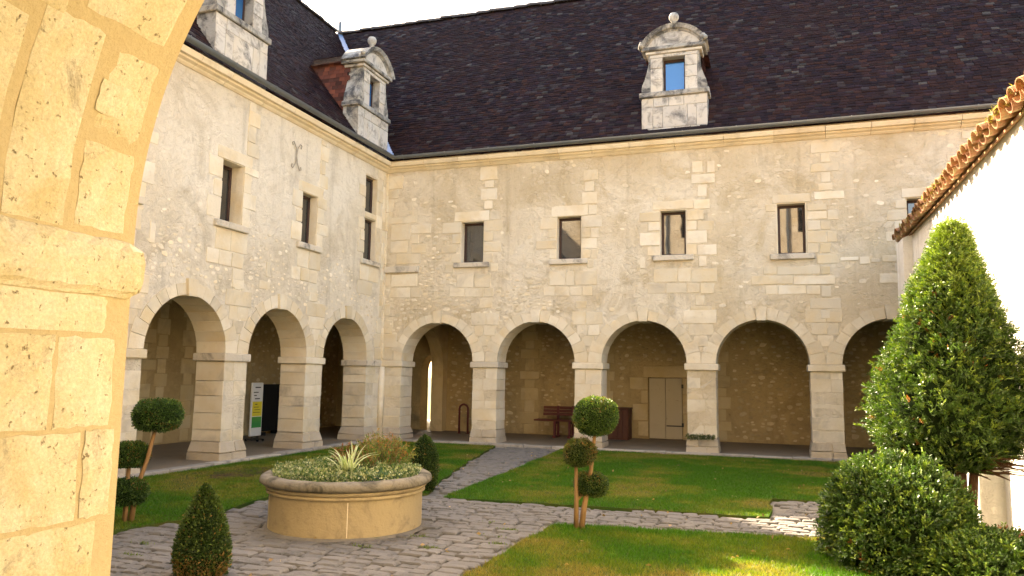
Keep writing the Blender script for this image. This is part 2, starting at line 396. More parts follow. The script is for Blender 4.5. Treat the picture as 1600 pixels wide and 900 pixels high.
def pier(fr, parent, u0, u1, mat='pier_stone', flare=.05, ends=(1, 1), plinth=.34, upper=True, seed=0):
    """coursed ashlar pier with plinth and impost; ends: which jambs are open"""
    rr = random.Random(seed)
    e0, e1 = (.0 if e else 0. for e in ends)
    p = thing if False else None
    body = fbox(fr, u0+.012, u1-.012, -.1, VS-.02, -T+.012, -.012, 'pier', mat, parent, 0)
    # plinth: two rough splayed courses
    for (v0, v1, f0, f1) in ((-.1, plinth*.45, flare+.015, flare), (plinth*.45+.004, plinth, flare-.004, .01)):
        cut = u0+(u1-u0)*rr.uniform(.35, .65)
        for a, b_ in ((u0, cut), (cut, u1)):
            V, F = cboxdata(a+.003, b_-.003, v0+.002, v1-.002, -T, 0., .012); mid = (v0+v1)/2
            for q, pt in enumerate(V):
                f = f0 if pt[1] < mid else f1; x, y_, n_ = pt
                if a == u0 and x < (a+b_)/2: x -= f*(1 if ends[0] else 0)
                if b_ == u1 and x > (a+b_)/2: x += f*(1 if ends[1] else 0)
                n_ += f if n_ > -T/2 else -f
                V[q] = (x+rr.uniform(-.008, .008), y_+rr.uniform(-.005, .005), n_+rr.uniform(-.008, .008))
            mk('plinth_stone', [fr(*q) for q in V], F, 'foot_stone', body)
    z = plinth+.004
    i = 0
    while z < 1.76:
        h = rr.choice((.2, .24, .27, .3)); 
        if 1.79-(z+h) < .14: h = 1.785-z
        cut = u0+(u1-u0)*rr.uniform(.36, .64)
        cells = [(u0, cut), (cut, u1)] if rr.random() < .72 else [(u0, u1)]
        for a, b_ in cells:
            d = rr.uniform(-.002, .004)
            fbox(fr, a+.003-(d if a == u0 else 0), b_-.003+(d if b_ == u1 else 0), z+.003, z+h-.003, -T-d, d, 'ashlar_block', mat, body, rr.choice((.004, .006, .009)), .003)
        z += h; i += 1
    fbox(fr, u0-(.05 if ends[0] else -.003), u1+(.05 if ends[1] else -.003), 1.79, VS, -T-.05, .05, 'impost', 'sill_stone' if rr.random() < .5 else mat, body, .012, .003)
    return body
def window(fr, parent, u0, u1, v0, v1, depth=.24, pane='pane', blind=None, sill=True, fw=.055):
    """opening lined with stone; brown frame, pane and sill below"""
    d = .03
    V = [fr(u, v, n_) for n_ in (-.012, -T) for (u, v) in rect(u0-.001, u1+.001, v0-.001, v1+.001)]+[fr(u, v, n_) for n_ in (-.012, -T) for (u, v) in rect(u0-d, u1+d, v0-d, v1+d)]
    F = []
    for i in range(4):
        j = (i+1) % 4; F += [(i, i+4, j+4, j), (i+8, i, j, j+8), (i+4, i+12, j+12, j+4), (i+12, i+8, j+8, j+12)]
    # lining ring sits inside the rough opening
    w_ = mk('window', V, F, 'ashlar_pale', parent)
    o = [(u0, u1, v0, v0+fw), (u0, u1, v1-fw, v1), (u0, u0+fw, v0+fw+.002, v1-fw-.002), (u1-fw, u1, v0+fw+.002, v1-fw-.002)]
    b = MB()
    for a in o:
        Vv, Ff = cboxdata(a[0]+.001, a[1]-.001, a[2]+.001, a[3]-.001, -depth-.06, -depth, .004); b.add([fr(*p) for p in Vv], Ff)
    b.done('window_frame', 'frame_brown', w_)
    pz = -depth-.03
    mk('pane', [fr(u, v, pz+q) for q in (0, -.012) for (u, v) in rect(u0+fw-.005, u1-fw+.005, v0+fw-.005, v1-fw+.005)], [(0, 1, 2, 3), (7, 6, 5, 4), (0, 4, 5, 1), (1, 5, 6, 2), (2, 6, 7, 3), (3, 7, 4, 0)], pane, w_)
    if sill:
        fbox(fr, u0-.17, u1+.17, v0-.125, v0-.004, -.2, .075, 'sill', 'sill_stone', w_, .012, .004)
    return w_
def rough(u0, u1, v0, v1): return rect(u0-.03, u1+.03, v0-.03, v1+.03)[::-1]
def rubble(name, fr, parent, n, urange, vrange, avoid, dens, pal, smin=.05, smax=.13, proud=.012):
    """irregular flat stones showing through the render"""
    V = []; F4 = []; C = []; placed = []; cellmap = {}
    k = 0; tries = 0; FN = []
    while k < n and tries < n*12:
        tries += 1
        u = random.uniform(*urange); v = random.uniform(*vrange)
        if random.random() > dens(u, v): continue
        w_ = random.uniform(smin, smax)*1.25; h_ = w_*random.uniform(.42, .75)
        if any(a[0]-w_/2 < u < a[1]+w_/2 and a[2]-h_/2 < v < a[3]+h_/2 for a in avoid): continue
        ok = True; key = (int(u/.2), int(v/.2))
        for du in (-1, 0, 1):
            for dv in (-1, 0, 1):
                for (a, b_, c, d) in cellmap.get((key[0]+du, key[1]+dv), ()):
                    if abs(a-u) < (c+w_)*.5 and abs(b_-v) < (d+h_)*.5: ok = False
        if not ok: continue
        cellmap.setdefault(key, []).append((u, v, w_, h_))
        m = random.choice((6, 7, 8)); ph = random.random()*6; pr = proud*random.uniform(.3, 1.); base = len(V)
        rad = [random.uniform(.72, 1.12) for _ in range(m)]; sk_ = random.uniform(-.25, .25)
        for sc, nn in ((1., -.012), (.94, pr*.7), (.66, pr)):
            for i in range(m):
                t = ph+2*pi*i/m; cc = cos(t)*rad[i]; ss = sin(t)*rad[i]; q = max(abs(cos(t)), abs(sin(t)))**-.7
                V.append(fr(u+w_/2*sc*(cc*q+sk_*ss)*.9, v+h_/2*sc*ss*q*.9, nn))
        for L in (0, 1):
            for i in range(m): j = (i+1) % m; FN.append((base+L*m+i, base+L*m+j, base+L*m+m+j, base+L*m+m+i))
        FN.append(tuple(base+2*m+i for i in range(m)))
        c = random.choice(pal); s_ = random.uniform(.88, 1.10); C += [tuple(x*s_ for x in c)]*(3*m); k += 1
    if not V: return None
    o = mk(name, V, FN, 'rubble', parent)
    at = o.data.attributes.new('Col', 'FLOAT_COLOR', 'POINT'); cc = np.ones((len(V), 4), np.float32); cc[:, :3] = np.array(C); at.data.foreach_set('color', cc.ravel())
    return stuff(o)
PAL = [(.72, .63, .48), (.67, .58, .43), (.78, .69, .54), (.62, .53, .385), (.72, .61, .43)]
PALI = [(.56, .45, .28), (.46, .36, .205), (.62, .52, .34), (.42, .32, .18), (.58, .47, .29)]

# ------------------------------------------------------------------ setting: ground
ground = struct(mk('ground', [(-400, -400, -.14), (400, -400, -.14), (400, 400, -.14), (-400, 400, -.14)], [(0, 1, 2, 3)], 'earth'))
# ------------------------------------------------------------------ ranges
BC = [1.52+2.52*k for k in range(5)]
LC = [-1.69-2.525*k for k in range(6)]
ZC = 6.74                       # underside of cornice
BWIN = [(2.10, 2.68, 4.34, 5.35), (4.54, 5.12, 4.34, 5.35), (6.96, 7.52, 4.34, 5.36), (9.46, 10.02, 4.28, 5.37), (11.97, 12.52, 4.22, 5.34)]
LWIN = [(-6.12, -5.55, 4.30, 5.42), (-3.64, -3.10, 4.32, 5.40), (-1.05, -.50, 4.36, 5.38), (-1.05, -.50, 5.54, 6.44), (-8.65, -8.1, 4.3, 5.4), (-11.2, -10.65, 4.3, 5.4)]
back = thing('cloister_range', (6, 0, 0), 'cream stone range across the far side, under the long dark tiled roof', 'building', 'ranges around the court')
left = thing('cloister_range', (0, -6, 0), 'pale stone range on the left with three round arches and two dormers', 'building', 'ranges around the court')

bw = wall_mesh('wall', FB, arch_outline(-T, 15.2, BC, 7.02), [rough(*x) for x in BWIN], T, 'plaster', back)
lw = wall_mesh('wall', FL, arch_outline(-18.5, -.002, LC[::-1], 7.02), [rough(*x) for x in LWIN], T, 'plaster_left', left)

def ash(fr, parent, L, mat=('ashlar', 'ashlar_pale', 'ashlar'), jit=.006):
    for (a, b, c, d) in L:
        pr = random.uniform(.006, .016)
        fbox(fr, a+.003, b-.003, c+.003, d-.003, -.08, pr, 'ashlar_block', random.choice(mat), parent, .006, jit)
BLK = [(2.57,3.02,6.37,6.7),(2.69,2.92,6.18,6.36),(2.59,3.02,5.87,6.16),(2.69,2.91,5.65,5.85),(1.91,2.83,5.37,5.61),(2.85,3.14,5.37,5.59),(1.58,2.09,5.08,5.36),(1.86,2.09,4.82,5.06),(1.56,1.98,4.59,4.8),(1.85,2.1,4.35,4.57),(2.69,3.17,5.1,5.36),(2.7,2.94,4.85,5.08),(2.7,3.15,4.58,4.83),(2.69,2.94,4.33,4.55),(1.69,1.91,4.1,4.32),(2.89,3.07,4.11,4.29),(2,2.45,3.73,4.07),(2.47,2.9,3.72,4.05),(1.82,2.22,3.5,3.71),(2.23,2.72,3.49,3.71),(2.74,2.97,3.49,3.7),(2.61,2.94,3.22,3.45),(0.02,0.88,5.4,5.57),(0.72,1.28,5.12,5.36),(0.73,0.95,4.87,5.1),(0.74,1.18,4.62,4.85),(0.16,0.7,4.97,5.37),(0.16,0.64,4.65,4.96),(0.34,1.01,4.36,4.62),(0,0.19,3.8,4.12),(0.21,0.94,3.79,4.1),(0.19,0.75,3.51,3.77),(0.76,1.04,3.51,3.76),(5.17,5.52,6.18,6.44),(5.21,5.43,5.92,6.15),(5.14,5.51,5.62,5.9),(4.4,5.28,5.36,5.61),(5.3,5.5,5.37,5.59),(4.12,4.53,5.07,5.33),(4.33,4.53,4.87,5.05),(4.03,4.53,4.59,4.8),(4.36,4.53,4.36,4.57),(5.14,5.62,5.07,5.34),(5.14,5.35,4.83,5.05),(5.36,5.54,4.82,5.04),(5.14,5.5,4.57,4.81),(5.14,5.34,4.34,4.55),(5.36,5.52,4.33,4.54),(5.27,5.43,4.11,4.31),(4.36,4.76,3.72,4.06),(4.77,4.97,3.71,4.05),(4.98,5.51,3.71,4.04),(4.22,4.49,3.48,3.7),(4.5,4.85,3.47,3.69),(4.87,5.15,3.47,3.68),(5.16,5.4,3.46,3.68),(5.01,5.27,3.18,3.35),(7.65,8.17,5.93,6.15),(7.79,7.99,5.64,5.91),(6.79,7.69,5.38,5.58),(7.7,8.05,5.36,5.58),(6.49,6.95,5.13,5.34),(6.68,6.95,4.91,5.11),(6.49,6.95,4.58,4.87),(6.67,6.95,4.34,4.55),(7.54,7.91,5.11,5.34),(7.54,7.76,4.89,5.1),(7.78,8.14,4.87,5.08),(7.54,7.98,4.59,4.87),(7.54,7.76,4.34,4.57),(7.77,8.18,4.32,4.55),(6.49,6.62,4.07,4.31),(7.8,7.96,4.07,4.3),(6.8,7.33,3.74,4.05),(7.34,7.62,3.73,4.04),(7.63,8.19,3.72,4.02),(6.67,7.07,3.49,3.71),(7.08,7.53,3.49,3.7),(7.54,7.81,3.48,3.69),(7.82,8.12,3.46,3.69),(7.72,7.91,3.2,3.41),(7.6,8.06,2.93,3.18),(7.67,7.91,6.19,6.45),(8,8.17,6.17,6.43),(10.16,10.75,6.44,6.68),(10.36,10.55,6.22,6.42),(10.15,10.72,6.02,6.21),(10.35,10.54,5.79,6.01),(9.36,10.13,5.39,5.58),(10.21,10.8,5.42,5.59),(10.29,10.57,5.61,5.77),(9.22,9.44,5.21,5.37),(10.06,10.45,5.19,5.33),(10.05,10.45,5,5.17),(10.46,10.68,4.97,5.19),(10.05,10.31,4.77,4.97),(10.32,10.51,4.76,4.96),(10.04,10.43,4.5,4.75),(10.44,10.63,4.5,4.73),(10.04,10.26,4.28,4.49),(10.29,10.5,4.27,4.48),(10.22,10.65,4.04,4.23),(9.15,9.42,3.85,4.02),(9.43,10.28,3.83,4.01),(10.29,10.48,3.82,3.99),(8.89,9.74,3.63,3.82),(9.75,10.57,3.61,3.79),(9.18,9.43,3.42,3.61),(9.44,9.99,3.41,3.6),(10,10.27,3.4,3.59),(10.29,10.49,3.34,3.57),(10.06,10.67,3.09,3.31),(10.26,10.45,2.89,3.07),(10.68,11.03,4.09,4.17),(11.05,11.24,4.01,4.16),(11.27,11.42,4.04,4.12),(11.88,12.55,5.36,5.55),(11.76,11.97,5.14,5.32),(11.59,11.96,4.9,5.11),(11.72,11.95,4.67,4.87),(11.56,11.94,4.46,4.66),(11.72,11.93,4.26,4.44),(11.47,11.78,4.04,4.18),(11.7,11.98,3.83,4.01),(11.41,12.04,3.6,3.8),(11.73,11.94,3.37,3.59),(12.98,13.39,6.19,6.37),(13.02,13.45,6.5,6.66),(12.74,12.95,6.06,6.22)]
ash(FB, bw, BLK)
fbox(FB, 0.03, .98, 4.14, 4.30, -.1, .07, 'ledge', 'sill_stone', bw, .01, .003)
# corner quoins on the far wall and spandrel blocks between arches
z = 3.05
while z < 6.6:
    h = random.choice((.26, .3, .34, .38)); w_ = random.choice((.2, .34, .45))
    if not 3.45 < z+h/2 < 5.6: ash(FB, bw, [(.0, w_, z, min(z+h, 6.72))])
    z += h
def spandrels(fr, parent, centres, right):
    for i, c in enumerate(centres):
        for (v0, v1) in ((2.30, 2.54), (2.545, 2.80), (2.805, 3.10)):
            g = sqrt(max(.01, (R1-.01)**2-(v0-VS)**2)); a = c+g; b = c+2.52-g
            if b-a < .1: continue
            if v0 > 2.7: m_ = (a+b)/2; a = max(a, m_-.38); b = min(b, m_+.34)
            if b-a > .5 and random.random() < .7: cut = a+(b-a)*random.uniform(.4, .6); ash(fr, parent, [(a, cut, v0, v1), (cut, b, v0, v1)])
            else: ash(fr, parent, [(a, b, v0, v1)])
spandrels(FB, bw, BC[:4], 1); spandrels(FL, lw, LC[1:4], 1)
ash(FB, bw, [(.02, .42, 2.26, 2.6), (.02, .3, 2.61, 2.95), (.05, .36, 1.95, 2.25)])
ash(FL, lw, [(-.4, -.02, 2.26, 2.6), (-.3, -.02, 2.61, 2.95), (-.36, -.03, 1.95, 2.25)])
for i, c in enumerate(BC): arch_stones(FB, bw, c, mat='ashlar_pale' if i < 2 else 'ashlar')
for c in LC[:4]: arch_stones(FL, lw, c, mat='ashlar')
pier(FB, back, -T, .57, ends=(0, 1), seed=11, plinth=.3)
for i in range(4): pier(FB, back, BC[i]+.95, BC[i+1]-.95, mat='ashlar_pale' if i < 2 else 'pier_stone', flare=.035, seed=20+i)
pier(FB, back, BC[4]+.95, 15.2, ends=(1, 0), seed=31)
pier(FL, left, -.74, -.012, ends=(1, 0), seed=41, flare=.06)
for i in range(5): pier(FL, left, LC[i+1]+.95, LC[i]-.95, seed=50+i, flare=.055, plinth=.36)
pier(FL, left, -18.5, LC[5]-.95, ends=(0, 1), seed=61)
# left wall ashlar: chains beside windows, blocks below the sills, corner strip
def lchain(u0, wv, z0, z1, sd, ww=(.24, .42)):
    rr = random.Random(sd); z = z0; k = 0; L = []
    while z < z1-.1:
        h = rr.uniform(.24, .36); h = min(h, z1-z); L.append((u0, u0+ww[k % 2]*rr.uniform(.85, 1.1), z, z+h)); z += h; k += 1
    return L
for j, wn in enumerate(LWIN[:2]+LWIN[4:]):
    u0, u1, v0, v1 = wn
    ash(FL, lw, lchain(u1+.003, None, v0, v1+.02, 70+j)+[(a-.0, b, c, d) for (a, b, c, d) in [(u0-.36, u0-.003, v1-.36, v1), (u0-.22, u0-.003, v0+.42, v1-.4), (u0-.36, u0-.003, v0+.02, v0+.4)]], ('ashlar_pale',))
    ash(FL, lw, [(u0-.16, u1+.22, v1+.01, v1+.24), (u0-.1, u0+.3, v0-.52, v0-.14), (u0+.305, u1+.2, v0-.52, v0-.14), (u0-.3, u0+.02, v0-.8, v0-.53), (u0+.025, u0+.36, v0-.8, v0-.53), (u0+.365, u1+.1, v0-.8, v0-.53),
                 (u1-.18, u1+.14, v0-1.02, v0-.81), (u1-.1, u1+.08, v0-1.2, v0-1.03), (u1-.16, u1+.16, 2.83+.3, 3.12+.2)], ('ashlar_pale', 'ashlar'))
    ash(FL, lw, lchain(u1+.05, None, v1+.25, ZC-.02, 80+j, (.34, .2)), ('ashlar_pale', 'ashlar'))
ash(FL, lw, lchain(-.49, None, 4.30, 6.7, 91, (.2, .3))+lchain(-.2, None, 3.0, 6.7, 92, (.18, .18))+[(-1.35, -1.06, 4.5, 4.78), (-1.25, -1.06, 4.8, 5.05), (-1.35, -1.06, 5.08, 5.36), (-1.22, -1.06, 5.6, 5.85), (-1.36, -1.06, 5.88, 6.15), (-1.05, -.5, 5.40, 5.51),
    (-1.2, -.78, 3.85, 4.2), (-.77, -.3, 3.85, 4.2), (-1.3, -.6, 3.5, 3.82)])
ash(FL, lw, [(-8.0, -7.88, 4.1, 4.32), (-4.75, -4.63, 3.45, 3.75), (-7.72, -7.6, 3.62, 3.95), (-4.95, -4.6, 3.2, 3.36)])
# corner strip (pale rounded shaft)
cs = MB()
cs.tube([(.055, -.055, z_) for z_ in (.0, 1.79)], [.075, .075], 10); cs.done('corner_shaft', 'ashlar_pale', back, True)
z = 2.0
while z < 6.7:
    h = random.uniform(.3, .5); h = min(h, 6.72-z)
    fbox(FB, -.02, .045+random.uniform(0, .02), z+.003, z+h-.003, -.02, .045+random.uniform(0, .015), 'ashlar_block', 'ashlar_pale', bw, .012); z += h
for (i, wn) in enumerate(BWIN): window(FB, back, *wn, depth=.2, pane=('pane', 'pane', 'pane', 'pane', 'pane')[i])
for (i, wn) in enumerate(LWIN): window(FL, left, *wn, depth=(.27, .18, .13, .13, .3, .3)[i], sill=(i != 3), pane='pane_far')
# window blinds seen through nothing: panes are opaque dark glass that mirrors the sunlit side
avB = [(a[0]-.02, a[1]+.02, a[2]-.02, a[3]+.02) for a in BLK]+[(a-.2, b+.2, c-.15, d+.05) for a, b, c, d in BWIN]+[(0, 1., 4.1, 5.6)]
def archdist(u, v, C): return min(math.hypot(u-c, max(v-VS, 0)) for c in C)
def densB(u, v):
    if archdist(u, v, BC) < R1+.1 or v < 2.3: return 0
    s = .35
    if u < 4.6 and v < 3.7: s = 1.
    elif u < 2.0 and v < 5.2: s = .8
    return s
rubble('rubble_stones', FB, bw, 1000, (.05, 4.9), (2.4, 5.4), avB, lambda u, v: 1. if (densB(u, v) > .7) else 0, PAL, .07, .17, .016)
rubble('rubble_stones', FB, bw, 130, (.05, 13.5), (2.4, 6.7), avB, lambda u, v: .4 if 0 < densB(u, v) < .7 else 0, PAL, .05, .15, .008)
avL = [(a-.42, b+.3, c-.8, d+.25) for a, b, c, d in LWIN]
def densL(u, v):
    if archdist(u, v, LC) < R1+.1 or v < 2.3: return 0
    return .12 if v > 4 else .75
rubble('rubble_stones', FL, lw, 330, (-9., -.3), (2.4, 4.4), avL, densL, [tuple(x*1.08 for x in p) for p in PAL], .04, .13, .008)
# iron wall anchor
an = MB(); pts = []
for sg in (1, -1):
    an.tube([FL(-3.97+sg*.0, 6.08, .03), FL(-3.97+sg*.03, 6.25, .03), FL(-3.97+sg*.12, 6.36, .03), FL(-3.97+sg*.17, 6.33, .03), FL(-3.97+sg*.14, 6.27, .03)], .011, 6)
    an.tube([FL(-3.97, 6.08, .032), FL(-3.97-sg*.03, 5.93, .032), FL(-3.97-sg*.12, 5.80, .032), FL(-3.97-sg*.17, 5.82, .032), FL(-3.97-sg*.15, 5.88, .032)], .011, 6)
an.done('wall_anchor', 'anchor_iron', left)

# cornice stones, gutter
def cornice(fr, parent, u0, u1, mitre0=0., mitre1=0.):
    prof = [(.0, -.1), (.0, .02), (.03, .06), (.05, .075), (.075, .14), (.105, .15), (.11, .22), (.18, .26), (.2, .265), (.2, -.1)]
    u = u0; first = True
    while u < u1-.05:
        l = random.uniform(.75, 1.15); e = min(u+l, u1)
        if u1-e < .4: e = u1
        V = []; F = []
        for (uu, mt) in ((u+.004, mitre0 if u == u0 else 0), (e-.004, mitre1 if e == u1 else 0)):
            for (v, n_) in prof: V.append(fr(uu+mt*max(n_, 0), ZC+v, n_))
        m = len(prof)
        for i in range(m): j = (i+1) % m; F.append((i, i+m, j+m, j))
        F += [tuple(range(m)), tuple(range(2*m-1, m-1, -1))]
        mk('cornice_stone', V, F, 'cornice_stone', parent); u = e
def gutter(fr, parent, u0, u1, mit0=0, mit1=0):
    """half-round zinc gutter with seams"""
    V = []; F = []; c = .33; zc = ZC+.325; r = .072; n_ = 9
    for (uu, s) in ((u0, mit0), (u1, mit1)):
        for k in range(n_):
            t = pi*k/(n_-1); nn = c-cos(t)*r; V.append(fr(uu+s*nn, zc-sin(t)*r, nn))
        for k in range(n_):
            t = pi*(n_-1-k)/(n_-1); nn = c-cos(t)*(r-.006); V.append(fr(uu+s*nn, zc-sin(t)*(r-.006)+.002, nn))
    m = 2*n_
    for i in range(m): j = (i+1) % m; F.append((i, j, j+m, i+m))
    g = mk('gutter', V, F, 'zinc', parent)
    u = u0+.6
    while u < u1-.3:
        b = MB(); V = []
        for uu in (u, u+.02):
            for k in range(n_): t = pi*k/(n_-1); V.append(fr(uu, zc-sin(t)*(r+.008), c-cos(t)*(r+.008)))
            V.append(fr(uu, zc+.01, c+r)); V.append(fr(uu, zc+.01, c-r))
        m2 = n_+2; mk('gutter_bracket', V, [(i, (i+1) % m2, (i+1) % m2+m2, i+m2) for i in range(m2)]+[tuple(range(m2)), tuple(range(2*m2-1, m2-1, -1))], 'zinc', g); u += 1.15
    return g
co_b = fbox(FB, .0, 15.2, ZC+.2, ZC+.262, -.1, .15, 'cornice', 'cornice_stone', back, 0)
co_l = fbox(FL, -18.5, -.02, ZC+.2, ZC+.262, -.1, .15, 'cornice', 'cornice_stone', left, 0)
cornice(FB, co_b, .0, 15.2, 1., 0.); cornice(FL, co_l, -18.5, 0., 0., -1.)
gutter(FB, back, .0, 15.2, 1., 0.); gutter(FL, left, -18.5, 0., 0., -1.)

# roofs
ZE, ZR, RD = 7.0, 13.0, 4.4; EV = .22
SL = (ZR-ZE)/(RD+EV)
def zroof(n_): return ZE+(EV-n_)*SL          # height of the inner slope at wall-frame n
rb = mk('roof', [(EV, -EV, ZE), (15.3, -EV, ZE), (15.3, RD, ZR), (-RD, RD, ZR), (15.3, 2*RD+EV, ZE), (-2*RD-EV, 2*RD+EV, ZE)], [(0, 1, 2, 3), (4, 5, 3, 2), (1, 4, 2)], 'roof_under', back)
rl = mk('roof', [(EV, -EV, ZE), (-RD, RD, ZR), (-RD, -18.5, ZR), (EV, -18.5, ZE), (-2*RD-EV, 2*RD+EV, ZE), (-2*RD-EV, -18.5, ZE)], [(0, 1, 2, 3), (1, 4, 5, 2), (3, 2, 5)], 'roof_under', left)
# outer walls and gable ends
FO = Frame((0, 8.8, 0), (-1, 0, 0), (0, 1, 0))
wall_mesh('outer_wall', FO, [(-15.2, -.1)]+[(1.5, -.1), (1.5, 2.6), (3.3, 2.6), (3.3, -.1)]+[(8.8, -.1), (8.8, 7.1), (-15.2, 7.1)], [], .3, 'plaster', back)
mk('gable_wall', [(15.2, T, -.1), (15.2, 8.5, -.1), (15.2, 8.5, 7.0), (15.2, RD, 12.8), (15.2, 0, 7.0), (14.7, T, -.1), (14.7, 8.5, -.1), (14.7, 8.5, 7.0), (14.7, RD, 12.8), (14.7, 0, 7.0)], [(0, 1, 2, 3, 4), (9, 8, 7, 6, 5)], 'plaster', back)
mk('outer_wall', [(-8.8, 8.8, -.1), (-8.8, -18.5, -.1), (-8.8, -18.5, 7.1), (-8.8, 8.8, 7.1), (-8.5, 8.5, -.1), (-8.5, -18.5, -.1), (-8.5, -18.5, 7.1), (-8.5, 8.5, 7.1)], [(0, 1, 2, 3), (7, 6, 5, 4)], 'plaster_left', left)

def tiles(name, fr, parent, urow, d0, rows, avoid, tw=.165, ex=.105, pal=None, mat='roof_tile'):
    """courses of flat tiles on the slope; urow(s) -> (u0,u1) at slope distance s"""
    L = sqrt(1+SL*SL); du, dz = -1/L, SL/L          # per metre of slope: n and z
    V = []; C = []
    for r in range(rows):
        s = r*ex; a, b = urow(s); off = (r % 2)*tw/2+random.uniform(-.02, .02)
        sag = .012*sin(r*.7)
        u = a-off
        while u < b:
            w_ = tw*random.uniform(.9, 1.08); x0, x1 = max(u, a)+.003, min(u+w_, b)-.003; u += w_
            if x1-x0 < .03: continue
            n_s = EV-s/L; zs = zroof(n_s)
            if any(q[0] < (x0+x1)/2 < q[1] and zs < q[2] for q in avoid): continue
            lift0 = .022+random.uniform(-.005, .012); lift1 = .006; sl = ex*1.25
            j0 = random.uniform(-.012, .012); tl = random.uniform(-.006, .006)
            def P(u_, s_, h): return fr(u_, zroof(EV-s_/L)+h/L+.012*sin(u_*1.3+s_*.9), EV-s_/L+h*SL/L)
            V += [P(x0, s+j0-.03, lift0+tl), P(x1, s+j0-.03, lift0-tl), P(x1, s+sl, lift1), P(x0, s+sl, lift1), P(x0, s+j0-.03, lift0+tl-.018), P(x1, s+j0-.03, lift0-tl-.018)]
            c = random.choice(pal); k = random.uniform(.6, 1.35); C += [tuple(q*k for q in c)]*6
    n_ = len(V)//6; b = np.arange(n_)[:, None]*6
    F = np.concatenate([b+np.array([[0, 1, 2, 3]]), b+np.array([[4, 5, 1, 0]])])
    return stuff(npm(name, np.array([tuple(v) for v in V]), F, mat, parent, np.array(C)))
PALR = [(.019, .0095, .0125), (.023, .011, .013), (.016, .009, .0135), (.026, .012, .012), (.013, .008, .0125), (.030, .013, .011), (.03, .024, .027), (.017, .010, .016)]*5+[(.05, .046, .045)]
DORB = [7.29]; DORL = [-.82, -5.80]
slen = sqrt((RD+EV)**2+(ZR-ZE)**2); Ls = sqrt(1+SL*SL)
tiles('tile_courses', FB, rb, lambda s: (EV-s/Ls, 15.28), 0, int(slen/.105), [(c-.6, c+.6, 9.2) for c in DORB], pal=PALR)
tiles('tile_courses', FL, rl, lambda s: (-11.5, -(EV-s/Ls)), 0, int(slen/.105), [(c-.6, c+.6, 9.2) for c in DORL], pal=PALR)
# ridge tiles
rm = None
def ridge(parent, P0, d, n_, name='ridge_tile'):
    b = MB(); r = .13; V = []; F = []
    for (t, sc) in ((0, 1.08), (.46, .92)):
        for k in range(7): a = pi*k/6; V.append((t, cos(a)*r*sc, sin(a)*r*sc-.03))
    for k in range(6): F.append((k, k+1, k+8, k+7))
    F.append(tuple(range(6, -1, -1)))
    me = bpy.data.meshes.new(name); me.from_pydata(V, [], F); me.materials.append(M['roof_tile'])
    at = me.attributes.new('Col', 'FLOAT_COLOR', 'POINT')
    at.data.foreach_set('color', np.tile(np.array([.05, .042, .04, 1], np.float32), len(V)))
    for i in range(n_):
        o = bpy.data.objects.new(name, me); link(o, parent); o.location = Vector(P0)+Vector(d)*(.42*i)+Vector((0, 0, random.uniform(-.015, .02)))
        o.rotation_euler = (random.uniform(-.05, .05), 0, math.atan2(d[1], d[0])+random.uniform(-.02, .02))
ridge(rb, (-RD, RD, ZR+.02), (1, 0, 0), 47); ridge(rl, (-RD, RD-.3, ZR+.02), (0, -1, 0), 24)
# valley flashing and the lead-clad post at the meeting of the ridges
vf = MB(); L0 = Vector((EV, -EV, ZE)); L1 = Vector((-RD, RD, ZR)); dv = (L1-L0); sd = Vector((1, 1, 0)).normalized()
up = Vector((-dv.x, -dv.y, 0))
a = [L0+dv*.0, L0+dv*1.0]
vf.add([a[0]-sd*.10+Vector((0, 0, .105)), a[0]+Vector((0, 0, .05)), a[0]+sd*.10+Vector((0, 0, .105)), a[1]-sd*.10+Vector((0, 0, .105)), a[1]+Vector((0, 0, .05)), a[1]+sd*.10+Vector((0, 0, .105))], [(0, 1, 4, 3), (1, 2, 5, 4), (0, 3, 5, 2)])
vf.done('valley_flashing', 'flashing', rb)
po = MB(); po.tube([(-RD, RD, ZR-.1), (-RD, RD, ZR+.25), (-RD, RD, ZR+.5)], [.075, .06, .055], 10); po.done('roof_post', 'zinc', rb, True)

